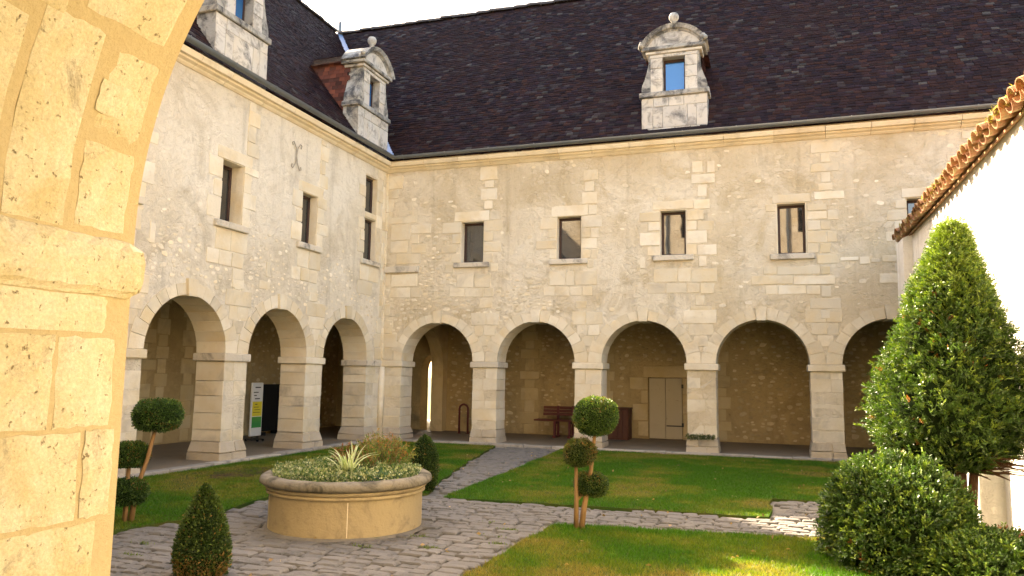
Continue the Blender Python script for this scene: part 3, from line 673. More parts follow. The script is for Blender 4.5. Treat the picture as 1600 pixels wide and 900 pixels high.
# dormers
def dormer(fr, parent, uc, dark=False):
    st = 'dormer_stone'; hw = .74; z0 = ZE+.08
    F_ = lambda u, v, n_=0.: fr(uc+u, v, n_)
    class Sub:                                    # shifted frame
        def __call__(s, u, v, n_=0.): return F_(u, v, n_)
    sf = Sub()
    out = [(-hw, z0), (hw, z0), (hw, 8.28)]
    sc = [(.72, 8.36), (.675, 8.46), (.63, 8.60), (.595, 8.74), (.575, 8.86), (.575, 9.06)]
    out += sc+[(-u, v) for u, v in sc[::-1]]+[(-hw, 8.28)]
    wi = (-.25, .25, 8.17, 8.97)
    d = wall_mesh('dormer', sf, out, [rect(*wi)[::-1]], .42, 'dormer_dark', parent)
    # face blocks
    g = .003
    rows = [(z0, 7.30, [-.74, -.3, .02, .36, .74]), (7.30, 7.80, [-.74, -.48, -.26, .30, .5, .74]), (7.80, 8.02, [-.74, -.46, -.12, .22, .74])]
    for v0, v1, us in rows:
        for a, b in zip(us[:-1], us[1:]): fbox(sf, a+g, b-g, v0+g, v1-g, -.05, random.uniform(.008, .02), 'stone_block', st, d, .007, .003)
    for v0, v1 in ((8.16, 8.45), (8.452, 8.72), (8.724, 8.97)):
        for sg in (-1, 1):
            a, b = sorted((sg*.252, sg*.53)); fbox(sf, a+g, b-g, v0+g, v1-g, -.05, random.uniform(.008, .016), 'stone_block', st, d, .006, .003)
    fbox(sf, -.54, .0, 8.975, 9.05, -.05, .016, 'stone_block', st, d, .005); fbox(sf, .003, .54, 8.975, 9.05, -.05, .014, 'stone_block', st, d, .005)
    fbox(sf, -.79, .79, 8.03, 8.15, -.45, .06, 'sill_band', 'dormer_dark', d, .015, .003)
    # entablature, pediment
    fbox(sf, -.64, .64, 9.062, 9.13, -.5, .05, 'architrave', st, d, .012)
    fbox(sf, -.72, .72, 9.132, 9.22, -.55, .11, 'entablature', 'dormer_dark', d, .015)
    R = (.70**2+.42**2)/(2*.42); cz = 9.23+.42-R; th = math.asin(.70/R)
    V = []; n_ = 14
    for nn in (-.5, .04):
        for i in range(n_+1): t = -th+2*th*i/n_; V.append(F_(R*.93*sin(t), max(9.222, cz+R*.93*cos(t)), nn))
    m = n_+1; mk('tympanum', V, [tuple(range(m))[::-1], tuple(range(m, 2*m))]+[(i, i+1, i+1+m, i+m) for i in range(n_)]+[(n_, 0, m, n_+m)], st, d)
    V = []; F = []
    pr = [(.90, -.52), (.90, .05), (.94, .07), (.97, .12), (1.05, .15), (1.08, .16), (1.08, -.52)]
    for i in range(n_+1):
        t = -th*1.04+2*th*1.04*i/n_
        for (q, nn) in pr: V.append(F_(R*q*sin(t), cz+R*q*cos(t), nn))
    k = len(pr)
    for i in range(n_):
        for j in range(k): jj = (j+1) % k; F.append((i*k+j, i*k+jj, (i+1)*k+jj, (i+1)*k+j))
    F += [tuple(range(k))[::-1], tuple(n_*k+j for j in range(k))]
    mk('pediment', V, F, 'dormer_dark', d)
    top = cz+R*1.08
    b = MB(); b.lathe([(0, -.04), (.10, -.04), (.09, .03), (.05, .06), (.045, .10), (.07, .115), (.04, .13), (.085, .17), (.115, .23), (.115, .28), (.085, .34), (.0, .375)], tuple(F_(0, top, -.12)), 16)
    b.done('finial', 'dormer_dark', d, True)
    for sg in (-1, 1):
        b = MB()
        for q in range(5):
            b.lathe([(0, -.06), (.05, -.045), (.07, 0), (.05, .05), (0, .07)], tuple(F_(sg*(.70+random.uniform(-.06, .07)), 9.27+random.uniform(-.03, .06), random.uniform(-.1, .14))), 8)
        b.done('corner_ornament', 'dormer_dark', d, True)
        # side scroll in stone and cheek behind it
        a0, a1 = sorted((sg*.575, sg*.745))
        V = []; prf = [(z0, .42), (8.28, .42)]+[(v, .42) for u, v in sc]
    # cheeks + little roof hung with red tiles
    V = []; C = []; rows = 0
    def nroof(v): return EV-(v-ZE)/SL
    for sg in (-1, 1):
        v = 7.45
        r = 0
        while v < 9.2:
            n0 = -.42; n1 = nroof(v)-.05
            x = n0+(.08 if r % 2 else 0)
            while x > n1:
                w_ = .16*random.uniform(.9, 1.1); xe = max(x-w_, n1); h = random.uniform(0, .008)
                V += [F_(sg*(.60+.012+h), v-.012, x-.002), F_(sg*(.60+.012+h), v-.012, xe+.002), F_(sg*.60, v+.115, xe+.002), F_(sg*.60, v+.115, x-.002)]
                k = random.uniform(.6, 1.3); c = random.choice([(.16, .05, .03), (.13, .042, .028), (.19, .06, .036), (.09, .035, .025)]); C += [tuple(q*k for q in c)]*4
                x -= w_
            v += .1; r += 1
    for sg in (-1, 1):
        for r in range(9):
            t0 = r/9; t1 = (r+1.25)/9
            x = -.50
            uu0, vv0 = .72*(1-t0), 9.16+.52*t0; uu1, vv1 = .72*(1-min(t1, 1)), 9.16+.52*min(t1, 1)
            while x > nroof(vv0)-.1:
                w_ = .16
                V += [F_(sg*(uu0+.012), vv0+.018, x), F_(sg*(uu0+.012), vv0+.018, x-w_+.004), F_(sg*uu1, vv1+.004, x-w_+.004), F_(sg*uu1, vv1+.004, x)]
                k = random.uniform(.6, 1.3); c = random.choice([(.10, .04, .028), (.07, .035, .028), (.12, .045, .03)]); C += [tuple(q*k for q in c)]*4; x -= w_
    n4 = len(V)//4; F = np.arange(n4*4).reshape(-1, 4)
    ck = MB(); nb = nroof(9.16)
    ck.add([F_(s*.6, v, nn) for s in (-1, 1) for (v, nn) in ((7.3, -.40), (9.16, -.40), (9.16, nb-.1))]+[F_(0, 9.67, -.46), F_(0, 9.67, nroof(9.67)-.1)], [(0, 1, 2), (5, 4, 3), (1, 4, 6), (1, 6, 7, 2), (4, 5, 7, 6), (0, 3, 4, 1)])
    ck.done('cheek', 'roof_under', d); stuff(npm('hung_tiles', np.array([tuple(v) for v in V]), F, 'red_tile', d, np.array(C)))
    # window
    fw = .04; b = MB()
    for a in ((-.25, .25, 8.17, 8.17+fw), (-.25, .25, 8.97-fw*1.6, 8.97), (-.25, -.25+fw, 8.212, 8.904), (.25-fw, .25, 8.212, 8.904)):
        Vv, Ff = cboxdata(a[0]+.001, a[1]-.001, a[2]+.001, a[3]-.001, -.24, -.19, .004); b.add([F_(*p) for p in Vv], Ff)
    b.done('window_frame', 'frame_brown', d)
    mk('pane', [F_(u, v, q) for q in (-.215, -.225) for (u, v) in rect(-.212, .212, 8.208, 8.908)], [(0, 1, 2, 3), (7, 6, 5, 4)], 'pane_dormer_sky', d)
    return d
for c in DORB: dormer(FB, back, c)
for c in DORL: dormer(FL, left, c)

# ------------------------------------------------------------------ galleries
GD = 3.2
gf = struct(mk('gallery_floor', [(-GD, -18.5, ZF), (-.0, -18.5, ZF), (-.0, 0, ZF), (15, 0, ZF), (15, GD, ZF), (-GD, GD, ZF)], [(0, 1, 2, 3, 4, 5)], 'gallery_floor'))
gf2 = struct(mk('gallery_floor', [(-.2, -19.6, ZF), (11.65, -19.6, ZF), (11.65, -15.97, ZF), (-.2, -15.97, ZF)], [(0, 1, 2, 3)], 'gallery_floor'))
# kerb stones along the edge of the court
kb = struct(mk('kerb', [(.0, -15.9, -.1), (.14, -15.9, -.1), (.14, -.14, -.1), (13, -.14, -.1), (13, 0, -.1), (.0, 0, -.1)]+[(.0, -15.9, -.01), (.14, -15.9, -.01), (.14, -.14, -.01), (13, -.14, -.01), (13, 0, -.01), (.0, 0, -.01)], [(6, 7, 8, 9, 10, 11), (0, 1, 7, 6), (1, 2, 8, 7), (2, 3, 9, 8)], 'kerb'))
u = .2
while u < 12.9:
    l = random.uniform(.6, 1.1); fbox(FB, u, min(u+l, 12.95)-.008, -.09, ZF+.004+random.uniform(-.006, .006), -.06, .17+random.uniform(-.012, .012), 'kerb_stone', 'kerb', kb, .012, .006); u += l
u = -.2
while u > -13:
    l = random.uniform(.6, 1.1); fbox(FL, u-l+.008, u, -.09, ZF+.004+random.uniform(-.006, .006), -.06, .17+random.uniform(-.012, .012), 'kerb_stone', 'kerb', kb, .012, .006); u -= l
# floor slabs in the far gallery
V = []; F = []
FBI = Frame((0, GD, 0), (1, 0, 0), (0, -1, 0)); FLI = Frame((-GD, 0, 0), (0, 1, 0), (1, 0, 0))
door = (6.17, 7.05, -.1, 1.62)
def parch(u0, u1, v1, pointed=.0, base=-.1):
    c = (u0+u1)/2; r = (u1-u0)/2; P = [(u0, base)]
    P.append((u0, v1-r*(1+pointed)))
    for i in range(1, 16): t = pi-pi*i/16; P.append((c+r*cos(t), v1-r*(1+pointed)+r*(1+pointed)*sin(t)))
    P += [(u1, v1-r*(1+pointed)), (u1, base)]; return P
giw = [(-GD-T, -.1)]+parch(-.42, .36, 2.2, .3)+[(door[0], -.1), (door[0], door[3]), (door[1], door[3]), (door[1], -.1), (15, -.1), (15, 3.55), (-GD-T, 3.55)]
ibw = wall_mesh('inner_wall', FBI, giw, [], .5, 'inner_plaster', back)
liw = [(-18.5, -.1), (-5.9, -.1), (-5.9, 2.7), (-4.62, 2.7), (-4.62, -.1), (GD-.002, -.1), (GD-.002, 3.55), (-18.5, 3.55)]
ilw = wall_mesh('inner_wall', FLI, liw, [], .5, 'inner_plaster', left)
# double shutter door with strap hinges
dl = fbox(FBI, door[0]+.01, door[1]-.01, -.02, door[3]-.008, -.16, -.1, 'door', 'timber_dark', back, 0)
for a, b in ((door[0]+.015, (door[0]+door[1])/2-.004), ((door[0]+door[1])/2+.004, door[1]-.015)):
    lf = fbox(FBI, a, b, ZF+.01, door[3]-.015, -.095, -.05, 'door_leaf', 'shutter', dl, .006)
fbox(FBI, door[1]-.42, door[1]-.03, .36, .39, -.049, -.038, 'strap_hinge', 'iron', dl, .002)
fbox(FBI, door[0]+.03, door[0]+.3, .38, .41, -.049, -.038, 'strap_hinge', 'shutter', dl, .002)
for zz in (1.35, .36): fbox(FBI, door[1]-.02, door[1]+.03, zz, zz+.1, -.05, .03, 'hinge_pin', 'iron', dl, .004)
def iash(fr, parent, L, mat='inner_stone'): 
    for (a, b, c, d) in L: fbox(fr, a+.004, b-.004, c+.004, d-.004, -.05, random.uniform(.008, .02), 'ashlar_block', mat, parent, .008, .008)
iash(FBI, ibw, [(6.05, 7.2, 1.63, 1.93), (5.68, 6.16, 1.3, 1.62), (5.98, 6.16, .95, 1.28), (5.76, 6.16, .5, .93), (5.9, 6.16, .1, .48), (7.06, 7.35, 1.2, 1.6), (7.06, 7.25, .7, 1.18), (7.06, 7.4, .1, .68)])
def ichain(fr, parent, u0, z0, z1, sd, ww=(.3, .5), ce=True):
    rr = random.Random(sd); z = z0; k = 0; L = []
    while z < z1-.12:
        h = rr.uniform(.22, .36); w_ = ww[k % 2]*rr.uniform(.85, 1.15); s = -w_/2 if ce else 0
        L.append((u0+s, u0+s+w_, z, min(z+h, z1))); z += h; k += 1
    iash(fr, parent, L)
for k, u in enumerate((2.9, 5.0, 8.0, 10.6)): ichain(FBI, ibw, u, .06, 3.3, 100+k)
ichain(FLI, ilw, -4.61, .06, 2.7, 110, (.34, .5), False); ichain(FLI, ilw, -3.9, .06, 3.4, 111, (.4, .26)); ichain(FLI, ilw, -1.25, .06, 3.4, 112, (.3, .44)); ichain(FLI, ilw, -3.1, .06, 3.4, 114, (.3, .4))
ichain(FLI, ilw, 1.2, .06, 3.4, 113)
avI = [(5.6, 7.5, 0, 2.), (-.5, .5, 0, 2.6)]+[(u-.3, u+.3, 0, 3.4) for u in (2.9, 5., 8., 10.6)]
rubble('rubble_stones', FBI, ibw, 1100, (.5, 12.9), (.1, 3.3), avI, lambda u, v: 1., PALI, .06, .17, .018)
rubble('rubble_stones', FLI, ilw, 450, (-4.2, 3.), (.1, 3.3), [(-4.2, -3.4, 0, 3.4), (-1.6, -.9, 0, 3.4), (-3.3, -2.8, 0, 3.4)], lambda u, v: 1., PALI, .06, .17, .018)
# floors above the galleries (timber ceilings) and attic floor
mk('ceiling', [(-GD, -18.5, 3.4), (-.3, -18.5, 3.4), (-.3, .3, 3.4), (15, .3, 3.4), (15, GD, 3.4), (-GD, GD, 3.4)]+[(-8.6, -18.5, 3.5), (-.3, -18.5, 3.5), (-.3, .3, 3.5), (15, .3, 3.5), (15, 8.6, 3.5), (-8.6, 8.6, 3.5)], [(5, 4, 3, 2, 1, 0), (6, 7, 8, 9, 10, 11)], 'ceiling', back)
for i in range(22):
    x = .9+i*.62; b = MB().box(x, x+.16, .64, GD-.01, 3.2, 3.395, .01); b.done('ceiling_beam', 'timber_dark', back)
for i in range(12):
    y = -8.3+i*.62; b = MB().box(-GD+.01, -.64, y, y+.16, 3.2, 3.395, .01); b.done('ceiling_beam', 'timber_dark', left)
# transverse arch at the corner of the galleries
FT = Frame((.41, 0, 0), (0, 1, 0), (1, 0, 0))
ta = [(T-.02, -.1)]+[(.78, -.1), (.78, 1.75)]+[(.78+1.06*(1-cos(pi*i/24)), 1.75+1.12*sin(pi*i/24)) for i in range(1, 24)]+[(2.9, 1.75), (2.9, -.1)]+[(GD+.02, -.1), (GD+.02, 3.38), (T-.02, 3.38)]
wall_mesh('transverse_arch', FT, ta, [], .36, 'inner_stone', back)
# passage behind the corner, open to daylight at its far end
mk('passage', [(-4.2, GD+.5, -.02), (.45, GD+.5, -.02), (.45, 8.5, -.02), (-4.2, 8.5, -.02), (-4.2, GD+.5, 2.8), (.45, GD+.5, 2.8), (.45, 8.5, 2.8), (-4.2, 8.5, 2.8)], [(0, 1, 2, 3), (7, 6, 5, 4), (0, 3, 7, 4), (1, 5, 6, 2)], 'white_wall', back)
# dark room behind the left gallery
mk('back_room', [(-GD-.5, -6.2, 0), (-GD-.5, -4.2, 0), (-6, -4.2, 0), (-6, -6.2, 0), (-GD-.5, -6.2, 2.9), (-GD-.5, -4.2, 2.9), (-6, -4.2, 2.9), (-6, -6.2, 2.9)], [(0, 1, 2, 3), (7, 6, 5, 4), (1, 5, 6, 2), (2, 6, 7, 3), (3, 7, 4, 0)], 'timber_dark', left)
fbox(FLI, -4.75, -4.625, ZF, 2.69, -.3, .0, 'door_post', 'inner_stone', left, .01)

# ------------------------------------------------------------------ range the camera stands in
front = thing('cloister_range', (9.08, -16.3, 0), 'bounce-tinted yellow stone pier and arch right at the viewer, left edge', 'building', 'ranges around the court')
XC, ZS, ROUT = 9.08, 1.86, .960
FC = [-(1.52+2.52*k) for k in range(4)][::-1]
def front_outline():
    P = [(-11.65, -.12)]
    for c in FC:
        r = ROUT if True else 0
        P += [(c-r, -.12), (c-r, ZS)]
        for i in range(1, 120): t = pi-pi*i/120; P.append((c+r*cos(t), ZS+r*sin(t)))
        P += [(c+r, ZS), (c+r, -.12)]
    return P+[(.6, -.12), (.6, 10.6), (-11.65, 10.6)]
FWIN = [(-c_-.28, -c_+.28, 4.34, 5.35) for c_ in (2.4, 4.8, 7.3, 9.8)]; FUP = [(-c_-.25, -c_+.25, 7.75, 8.95) for c_ in (2.6, 5.85, 8.2, 10.62)]  # FUP: unseen upper windows, added for the far panes to mirror
fwm = wall_mesh('wall', FF, front_outline(), [rough(*x) for x in FWIN+FUP], T, 'near_mortar', front)
wall_mesh('outer_face', Frame((0, -15.963, 0), (-1, 0, 0), (0, 1, 0)), rect(-11.6, .6, 3.05, 10.55), [rect(a, b, c, d)[::-1] for a, b, c, d in FWIN+FUP], .005, 'plaster', front)
for u in (-5.02, -10.02): fbox(FF, u, u+.09, 3.1, 10.5, .02, .11, 'mirrored_downpipe', 'zinc', front, .02)  # out of view; pipes added to show as lines in the far panes
ash(FF, front, [(a-.3, a-.01, c+k*.3, c+k*.3+.28) for a, b, c, d in FUP for k in range(4)]+[(b+.01, b+.3, c+k*.3, c+k*.3+.28) for a, b, c, d in FUP for k in range(4)])
for wn in FWIN+FUP: window(FF, front, *wn, depth=.2, sill=False)
mk('inner_wall', [(-.2, -19.6, -.1), (11.65, -19.6, -.1), (11.65, -19.6, 3.6), (-.2, -19.6, 3.6), (-.2, -19.9, -.1), (11.65, -19.9, -.1), (11.65, -19.9, 10.6), (-.2, -19.9, 10.6)], [(3, 2, 1, 0), (4, 5, 6, 7)], 'inner_plaster', front)
mk('ceiling', [(-.2, -19.6, 3.4), (11.65, -19.6, 3.4), (11.65, -16.4, 3.4), (-.2, -16.4, 3.4)], [(3, 2, 1, 0)], 'ceiling', front)
mk('roof', [(-.6, -15.7, 10.6), (11.7, -15.7, 10.6), (11.7, -18, 12.4), (-.6, -18, 12.4), (-.6, -20.3, 10.6), (11.7, -20.3, 10.6)], [(0, 1, 2, 3), (3, 2, 5, 4), (0, 3, 4), (1, 5, 2)], 'roof_under', front)
# stones of the near pier (west jamb of the camera's arch, x = 8.13) and its soffit, laid one by one
def jamb_block(y0, y1, z0, z1, xf, mat='near_stone_bounce', name='ashlar_block', ny=8, nz=7, rnd=.002, amp=.0016):
    """rounded irregular block whose face looks to +x; grid face with worn edges"""
    V = []; F = []; g = .005
    y0 += g; y1 -= g; z0 += g; z1 -= g
    jy = [random.uniform(-.003, .003) for _ in range(nz+1)]; jy2 = [random.uniform(-.003, .002) for _ in range(nz+1)]
    jz = [random.uniform(-.003, .003) for _ in range(ny+1)]; jz2 = [random.uniform(-.003, .003) for _ in range(ny+1)]
    for j in range(nz+1):
        for i in range(ny+1):
            s, t = i/ny, j/nz
            y = y0+(y1-y0)*s+jy[j]*(1-s)+jy2[j]*s; z = z0+(z1-z0)*t+jz[i]*(1-t)+jz2[i]*t
            e = min(s*(y1-y0), (1-s)*(y1-y0), t*(z1-z0), (1-t)*(z1-z0)); x = xf-(rnd if e <= 0 else 0)+random.uniform(-amp, amp)*.5
            if y1 > -15.99 and i == ny: x -= .012
            V.append((x, y, z))
    m = ny+1; N0 = len(V)
    for j in range(nz):
        for i in range(ny): F.append((j*m+i, j*m+i+1, j*m+m+i+1, j*m+m+i))
    rim = [i for i in range(m)]+[j*m+ny for j in range(1, nz+1)]+[nz*m+i for i in range(ny-1, -1, -1)]+[j*m for j in range(nz-1, 0, -1)]
    for r in rim: V.append((xf-.12, V[r][1], V[r][2]))
    k = len(rim)
    for a in range(k): b = (a+1) % k; F.append((rim[b], rim[a], N0+a, N0+b))
    return mk(name, V, F, mat, fwm)
XJ = 8.1185; YF = -15.98
courses = [(1.665, 1.745, [-16.6, -16.42, YF]), (1.49, 1.665, [-16.6, -16.35, -16.13, YF]), (1.32, 1.49, [-16.6, -16.3, -16.06, YF+.005]), (1.13, 1.32, [-16.6, -16.24, YF-.03]), (.9, 1.13, [-16.6, -16.33, -16.14, YF-.03]), (.66, .9, [-16.6, -16.2, YF-.03]), (.4, .66, [-16.6, -16.36, -16.12, YF-.02]), (-.1, .4, [-16.62, -16.25, YF+.03])]
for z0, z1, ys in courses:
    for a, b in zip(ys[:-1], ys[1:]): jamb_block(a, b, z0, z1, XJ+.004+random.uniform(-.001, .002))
# impost: moulded, weathered
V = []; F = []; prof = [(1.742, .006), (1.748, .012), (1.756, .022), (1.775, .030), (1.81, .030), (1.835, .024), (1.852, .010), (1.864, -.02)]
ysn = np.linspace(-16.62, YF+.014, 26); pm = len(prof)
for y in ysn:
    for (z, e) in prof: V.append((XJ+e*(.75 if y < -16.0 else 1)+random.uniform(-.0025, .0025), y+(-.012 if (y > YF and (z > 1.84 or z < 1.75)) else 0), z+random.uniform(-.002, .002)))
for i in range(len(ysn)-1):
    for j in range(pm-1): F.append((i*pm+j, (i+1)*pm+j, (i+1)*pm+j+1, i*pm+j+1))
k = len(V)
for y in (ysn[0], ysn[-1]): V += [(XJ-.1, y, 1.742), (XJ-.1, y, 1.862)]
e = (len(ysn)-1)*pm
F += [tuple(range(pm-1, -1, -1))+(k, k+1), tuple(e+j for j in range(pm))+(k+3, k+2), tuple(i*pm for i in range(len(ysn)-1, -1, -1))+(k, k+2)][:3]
mk('impost', V, F, 'near_stone_bounce', fwm)
def soffit_block(y0, y1, a0, a1, ny=7, na=8, dr=0., name='voussoir', mat='near_stone_bounce', rnd=.002):
    V = []; F = []; g = .006; Rr = ROUT-.003-dr
    y0 += g; y1 -= g; t0 = radians(a0)+g/Rr; t1 = radians(a1)-g/Rr
    jy = [random.uniform(-.003, .003) for _ in range(na+1)]; jy2 = [random.uniform(-.003, .003) for _ in range(na+1)]; jt = [random.uniform(-.003, .003) for _ in range(ny+1)]; jt2 = [random.uniform(-.003, .003) for _ in range(ny+1)]
    for j in range(na+1):
        for i in range(ny+1):
            s, t = i/ny, j/na; e = min(s*(y1-y0), (1-s)*(y1-y0), t*(t1-t0), (1-t)*(t1-t0))
            y = y0+(y1-y0)*s+jy[j]*(1-s)+jy2[j]*s; th = t0+(t1-t0)*t+jt[i]*(1-t)+jt2[i]*t
            r = Rr+(rnd if e <= 0 else 0)+random.uniform(-.001, .001)
            if y1 > -15.99 and i == ny: r += .012
            V.append((XC-r*cos(th), y, ZS+r*sin(th)))
    m = ny+1; N0 = len(V)
    for j in range(na):
        for i in range(ny): F.append((j*m+i, j*m+i+1, j*m+m+i+1, j*m+m+i))
    rim = [i for i in range(m)]+[j*m+ny for j in range(1, na+1)]+[na*m+i for i in range(ny-1, -1, -1)]+[j*m for j in range(na-1, 0, -1)]
    for q in rim:
        x, y, z = V[q]; d = Vector((x-XC, 0, z-ZS)).normalized()*.16; V.append((x+d.x, y, z+d.z))
    k = len(rim)
    for a in range(k): b = (a+1) % k; F.append((rim[b], rim[a], N0+a, N0+b))
    return mk(name, V, F, mat, fwm)
YS = YF+.002
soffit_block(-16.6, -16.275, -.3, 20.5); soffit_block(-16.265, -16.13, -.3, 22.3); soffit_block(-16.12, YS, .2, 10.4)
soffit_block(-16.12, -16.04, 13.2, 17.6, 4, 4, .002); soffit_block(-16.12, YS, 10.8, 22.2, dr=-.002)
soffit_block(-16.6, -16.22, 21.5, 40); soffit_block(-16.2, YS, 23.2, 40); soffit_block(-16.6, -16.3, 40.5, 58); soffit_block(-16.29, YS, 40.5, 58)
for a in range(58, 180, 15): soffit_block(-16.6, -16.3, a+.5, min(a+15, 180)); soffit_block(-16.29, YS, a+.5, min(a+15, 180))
fbox(FF, -11.64, -10.03, 1.74, 1.86, -T-.04, .05, 'impost', 'near_stone_bounce', fwm, .012)
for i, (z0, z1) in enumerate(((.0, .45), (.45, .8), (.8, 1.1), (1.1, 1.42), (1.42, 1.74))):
    fbox(FF, -11.64, -10.026-random.uniform(0, .006), z0+.006, z1-.006, -T-.006, .006, 'ashlar_block', 'near_stone_bounce', fwm, .012)

# ------------------------------------------------------------------ low building on the right
rgt = thing('outbuilding', (12.5, -9, 0), 'low white rendered building on the right with orange canal-tile eaves, in full sun', 'building')
YA = -1.75
mk('wall', [(11.65, YA, -.12), (11.65, -15.96, -.12), (11.65, -15.96, 4.2), (11.65, YA, 4.2), (12.2, YA, -.12), (12.2, -15.96, -.12), (12.2, -15.96, 4.4), (12.2, YA, 4.4), (17, YA, -.12), (17, YA, 6.0)], [(0, 3, 2, 1), (0, 8, 9, 7, 3), (3, 7, 6, 2)], 'white_wall', rgt)
for (a, b) in ((-7.5, -6.95), (-2.5, YA+.02), (-12.6, -12.0)):
    bt = MB(); bt.add([(11.40, a, -.12), (11.40, b, -.12), (11.70, b, -.12), (11.70, a, -.12), (11.42, a, 1.9), (11.42, b, 1.9), (11.70, b, 2.3), (11.70, a, 2.3)] if a != -2.5 else [(11.5, a, -.12), (11.5, b, -.12), (11.7, b, -.12), (11.7, a, -.12), (11.5, a, 4.1), (11.5, b, 4.1), (11.7, b, 4.18), (11.7, a, 4.18)], [(0, 3, 2, 1), (4, 5, 6, 7), (0, 4, 7, 3), (0, 1, 5, 4), (1, 2, 6, 5)]); bt.done('buttress', 'white_wall', rgt)
rs = .32
rr_ = mk('roof', [(11.60, YA+.25, 4.16), (11.60, -15.9, 4.16), (17, -15.9, 4.16+5.53*rs), (17, YA+.25, 4.16+5.53*rs), (11.60, YA+.25, 4.13), (11.60, -15.9, 4.13), (17, -15.9, 4.13+5.53*rs), (17, YA+.25, 4.13+5.53*rs)], [(0, 3, 2, 1), (4, 5, 6, 7), (0, 1, 5, 4), (0, 4, 7, 3)], 'canal_tile', rgt)
def canal_mesh(name, up):
    V = []; F = []; Ln = .46; n_ = 8
    for (x, r) in ((0, .115 if up else .10), (Ln, .095 if up else .12)):
        for rr2 in (r, r-.014):
            for k in range(n_+1):
                t = pi*k/n_; V.append((x, cos(t)*rr2, (sin(t) if up else -sin(t))*rr2*.8))
    m = n_+1
    for k in range(n_):
        F += [(k, k+1, 2*m+k+1, 2*m+k), (m+k, 3*m+k, 3*m+k+1, m+k+1), (k, m+k, m+k+1, k+1), (2*m+k, 2*m+k+1, 3*m+k+1, 3*m+k)]
    me = bpy.data.meshes.new(name); me.from_pydata(V, [], F); me.materials.append(M['canal_tile']); me.shade_flat(); return me
mc, mp_ = canal_mesh('cover_tile', True), canal_mesh('pan_tile', False)
al = math.atan(rs); y = YA+.2; i = 0
while y > -12.2:
    for row in range(3 if y > -10 else 1):
        for me, dy, dz in ((mp_, -.13, .11), (mc, 0, .135)):
            o = bpy.data.objects.new(me.name, me); link(o, rr_)
            o.location = (11.49+row*.38*cos(al)+random.uniform(-.03, .02), y+dy+random.uniform(-.015, .015), 4.12+row*.38*sin(al)+dz+row*.012+random.uniform(-.008, .012))
            o.rotation_euler = (random.uniform(-.06, .06), -al+random.uniform(-.04, .04), random.uniform(-.06, .06))
    y -= .262; i += 1

m = 900; yy = np.concatenate([RNG.uniform(-3.2, -2.2, 200), RNG.normal(-5.2, .5, 450), RNG.normal(-8.6, .4, 250)])
P = np.stack([RNG.uniform(11.48, 11.62, m), yy, RNG.uniform(4.26, 4.36, m)], 1)
Vm = []; 
for q in range(m):
    d_ = Vector((RNG.normal(-.5, .5), RNG.normal(0, .6), RNG.normal(.5, .6))).normalized()*RNG.uniform(.03, .08); s_ = Vector((d_.y, -d_.x, .3*d_.z)).normalized()*.008; b_ = Vector(P[q]); Vm += [b_-s_, b_+s_, b_+d_]
stuff(npm('moss_tufts', np.array([tuple(v) for v in Vm]), np.arange(3*m).reshape(-1, 3), 'grass', rr_, np.repeat(np.array([[.34, .28, .08]])*RNG.uniform(.6, 1.3, (m, 1)), 3, 0)))
# unseen turret added behind the left range to cast a shadow band
tur = thing('shadow_turret', (-10.7, 8.55, 0), 'unseen slim round turret with conical roof, added to cast a shadow band on the court', 'turret')
b = MB(); b.lathe([(.85, -.1), (.85, 18.2), (.95, 18.3), (.95, 18.5), (.0, 18.5)], (-10.7, 8.55, 0), 32); b.done('shaft', 'plaster', tur, True)
b = MB(); b.lathe([(1.0, 18.5), (.0, 22)], (-10.7, 8.55, 0), 32); b.done('shadow_turret_roof', 'roof_under', tur, True)
# ------------------------------------------------------------------ court: paving, lawns
pav = struct(mk('paving', [(.17, -15.97, ZG-.03), (11.65, -15.97, ZG-.03), (11.65, -.17, ZG-.03), (.17, -.17, ZG-.03)], [(0, 1, 2, 3)], 'joint'))
LAWN_L = [(.18, -.19), (3.15, -.19), (3.6, -2.5), (4.35, -5.9), (4.78, -7.35), (4.35, -7.55), (3.35, -7.7), (2.98, -8.35), (3.12, -9.2), (3.18, -10.1), (2.95, -10.95), (2.3, -11.3), (.18, -11.6)]
LAWN_B = [(4.75, -.19), (11.6, -.19), (11.6, -5.8), (9.25, -5.8), (9.25, -7.33), (7., -7.45), (5.1, -7.58), (4.98, -4.5)]
LAWN_F = [(7.0, -8.76), (9.75, -8.40), (11.6, -8.3), (11.6, -15.0), (7.3, -15.0), (6.9, -11.1)]
def inside(P, x, y):
    r = np.zeros(np.shape(x), bool); n = len(P)
    for i in range(n):
        (x0, y0), (x1, y1) = P[i], P[(i+1) % n]
        c = ((y0 > y) != (y1 > y)) & (x < (x1-x0)*(y-y0)/(y1-y0+1e-12)+x0); r ^= c
    return r
def wob(P, k=9, a=.025):
    Q = []
    for i, p in enumerate(P):
        q = P[(i+1) % len(P)]; L = math.hypot(q[0]-p[0], q[1]-p[1]); m = max(1, int(L/.25))
        for j in range(m): Q.append((p[0]+(q[0]-p[0])*j/m+random.uniform(-a, a), p[1]+(q[1]-p[1])*j/m+random.uniform(-a, a)))
    return Q
def vnoise(x, y, sc, seed=0):
    """cheap smooth value noise in 0..1"""
    r = np.random.default_rng(seed); G = r.random((64, 64)); X = x*sc; Y = y*sc
    xi = np.floor(X).astype(int); yi = np.floor(Y).astype(int); fx = X-xi; fy = Y-yi; fx = fx*fx*(3-2*fx); fy = fy*fy*(3-2*fy)
    g = lambda a, b: G[a % 64, b % 64]
    return (g(xi, yi)*(1-fx)+g(xi+1, yi)*fx)*(1-fy)+(g(xi, yi+1)*(1-fx)+g(xi+1, yi+1)*fx)*fy
lawns = []
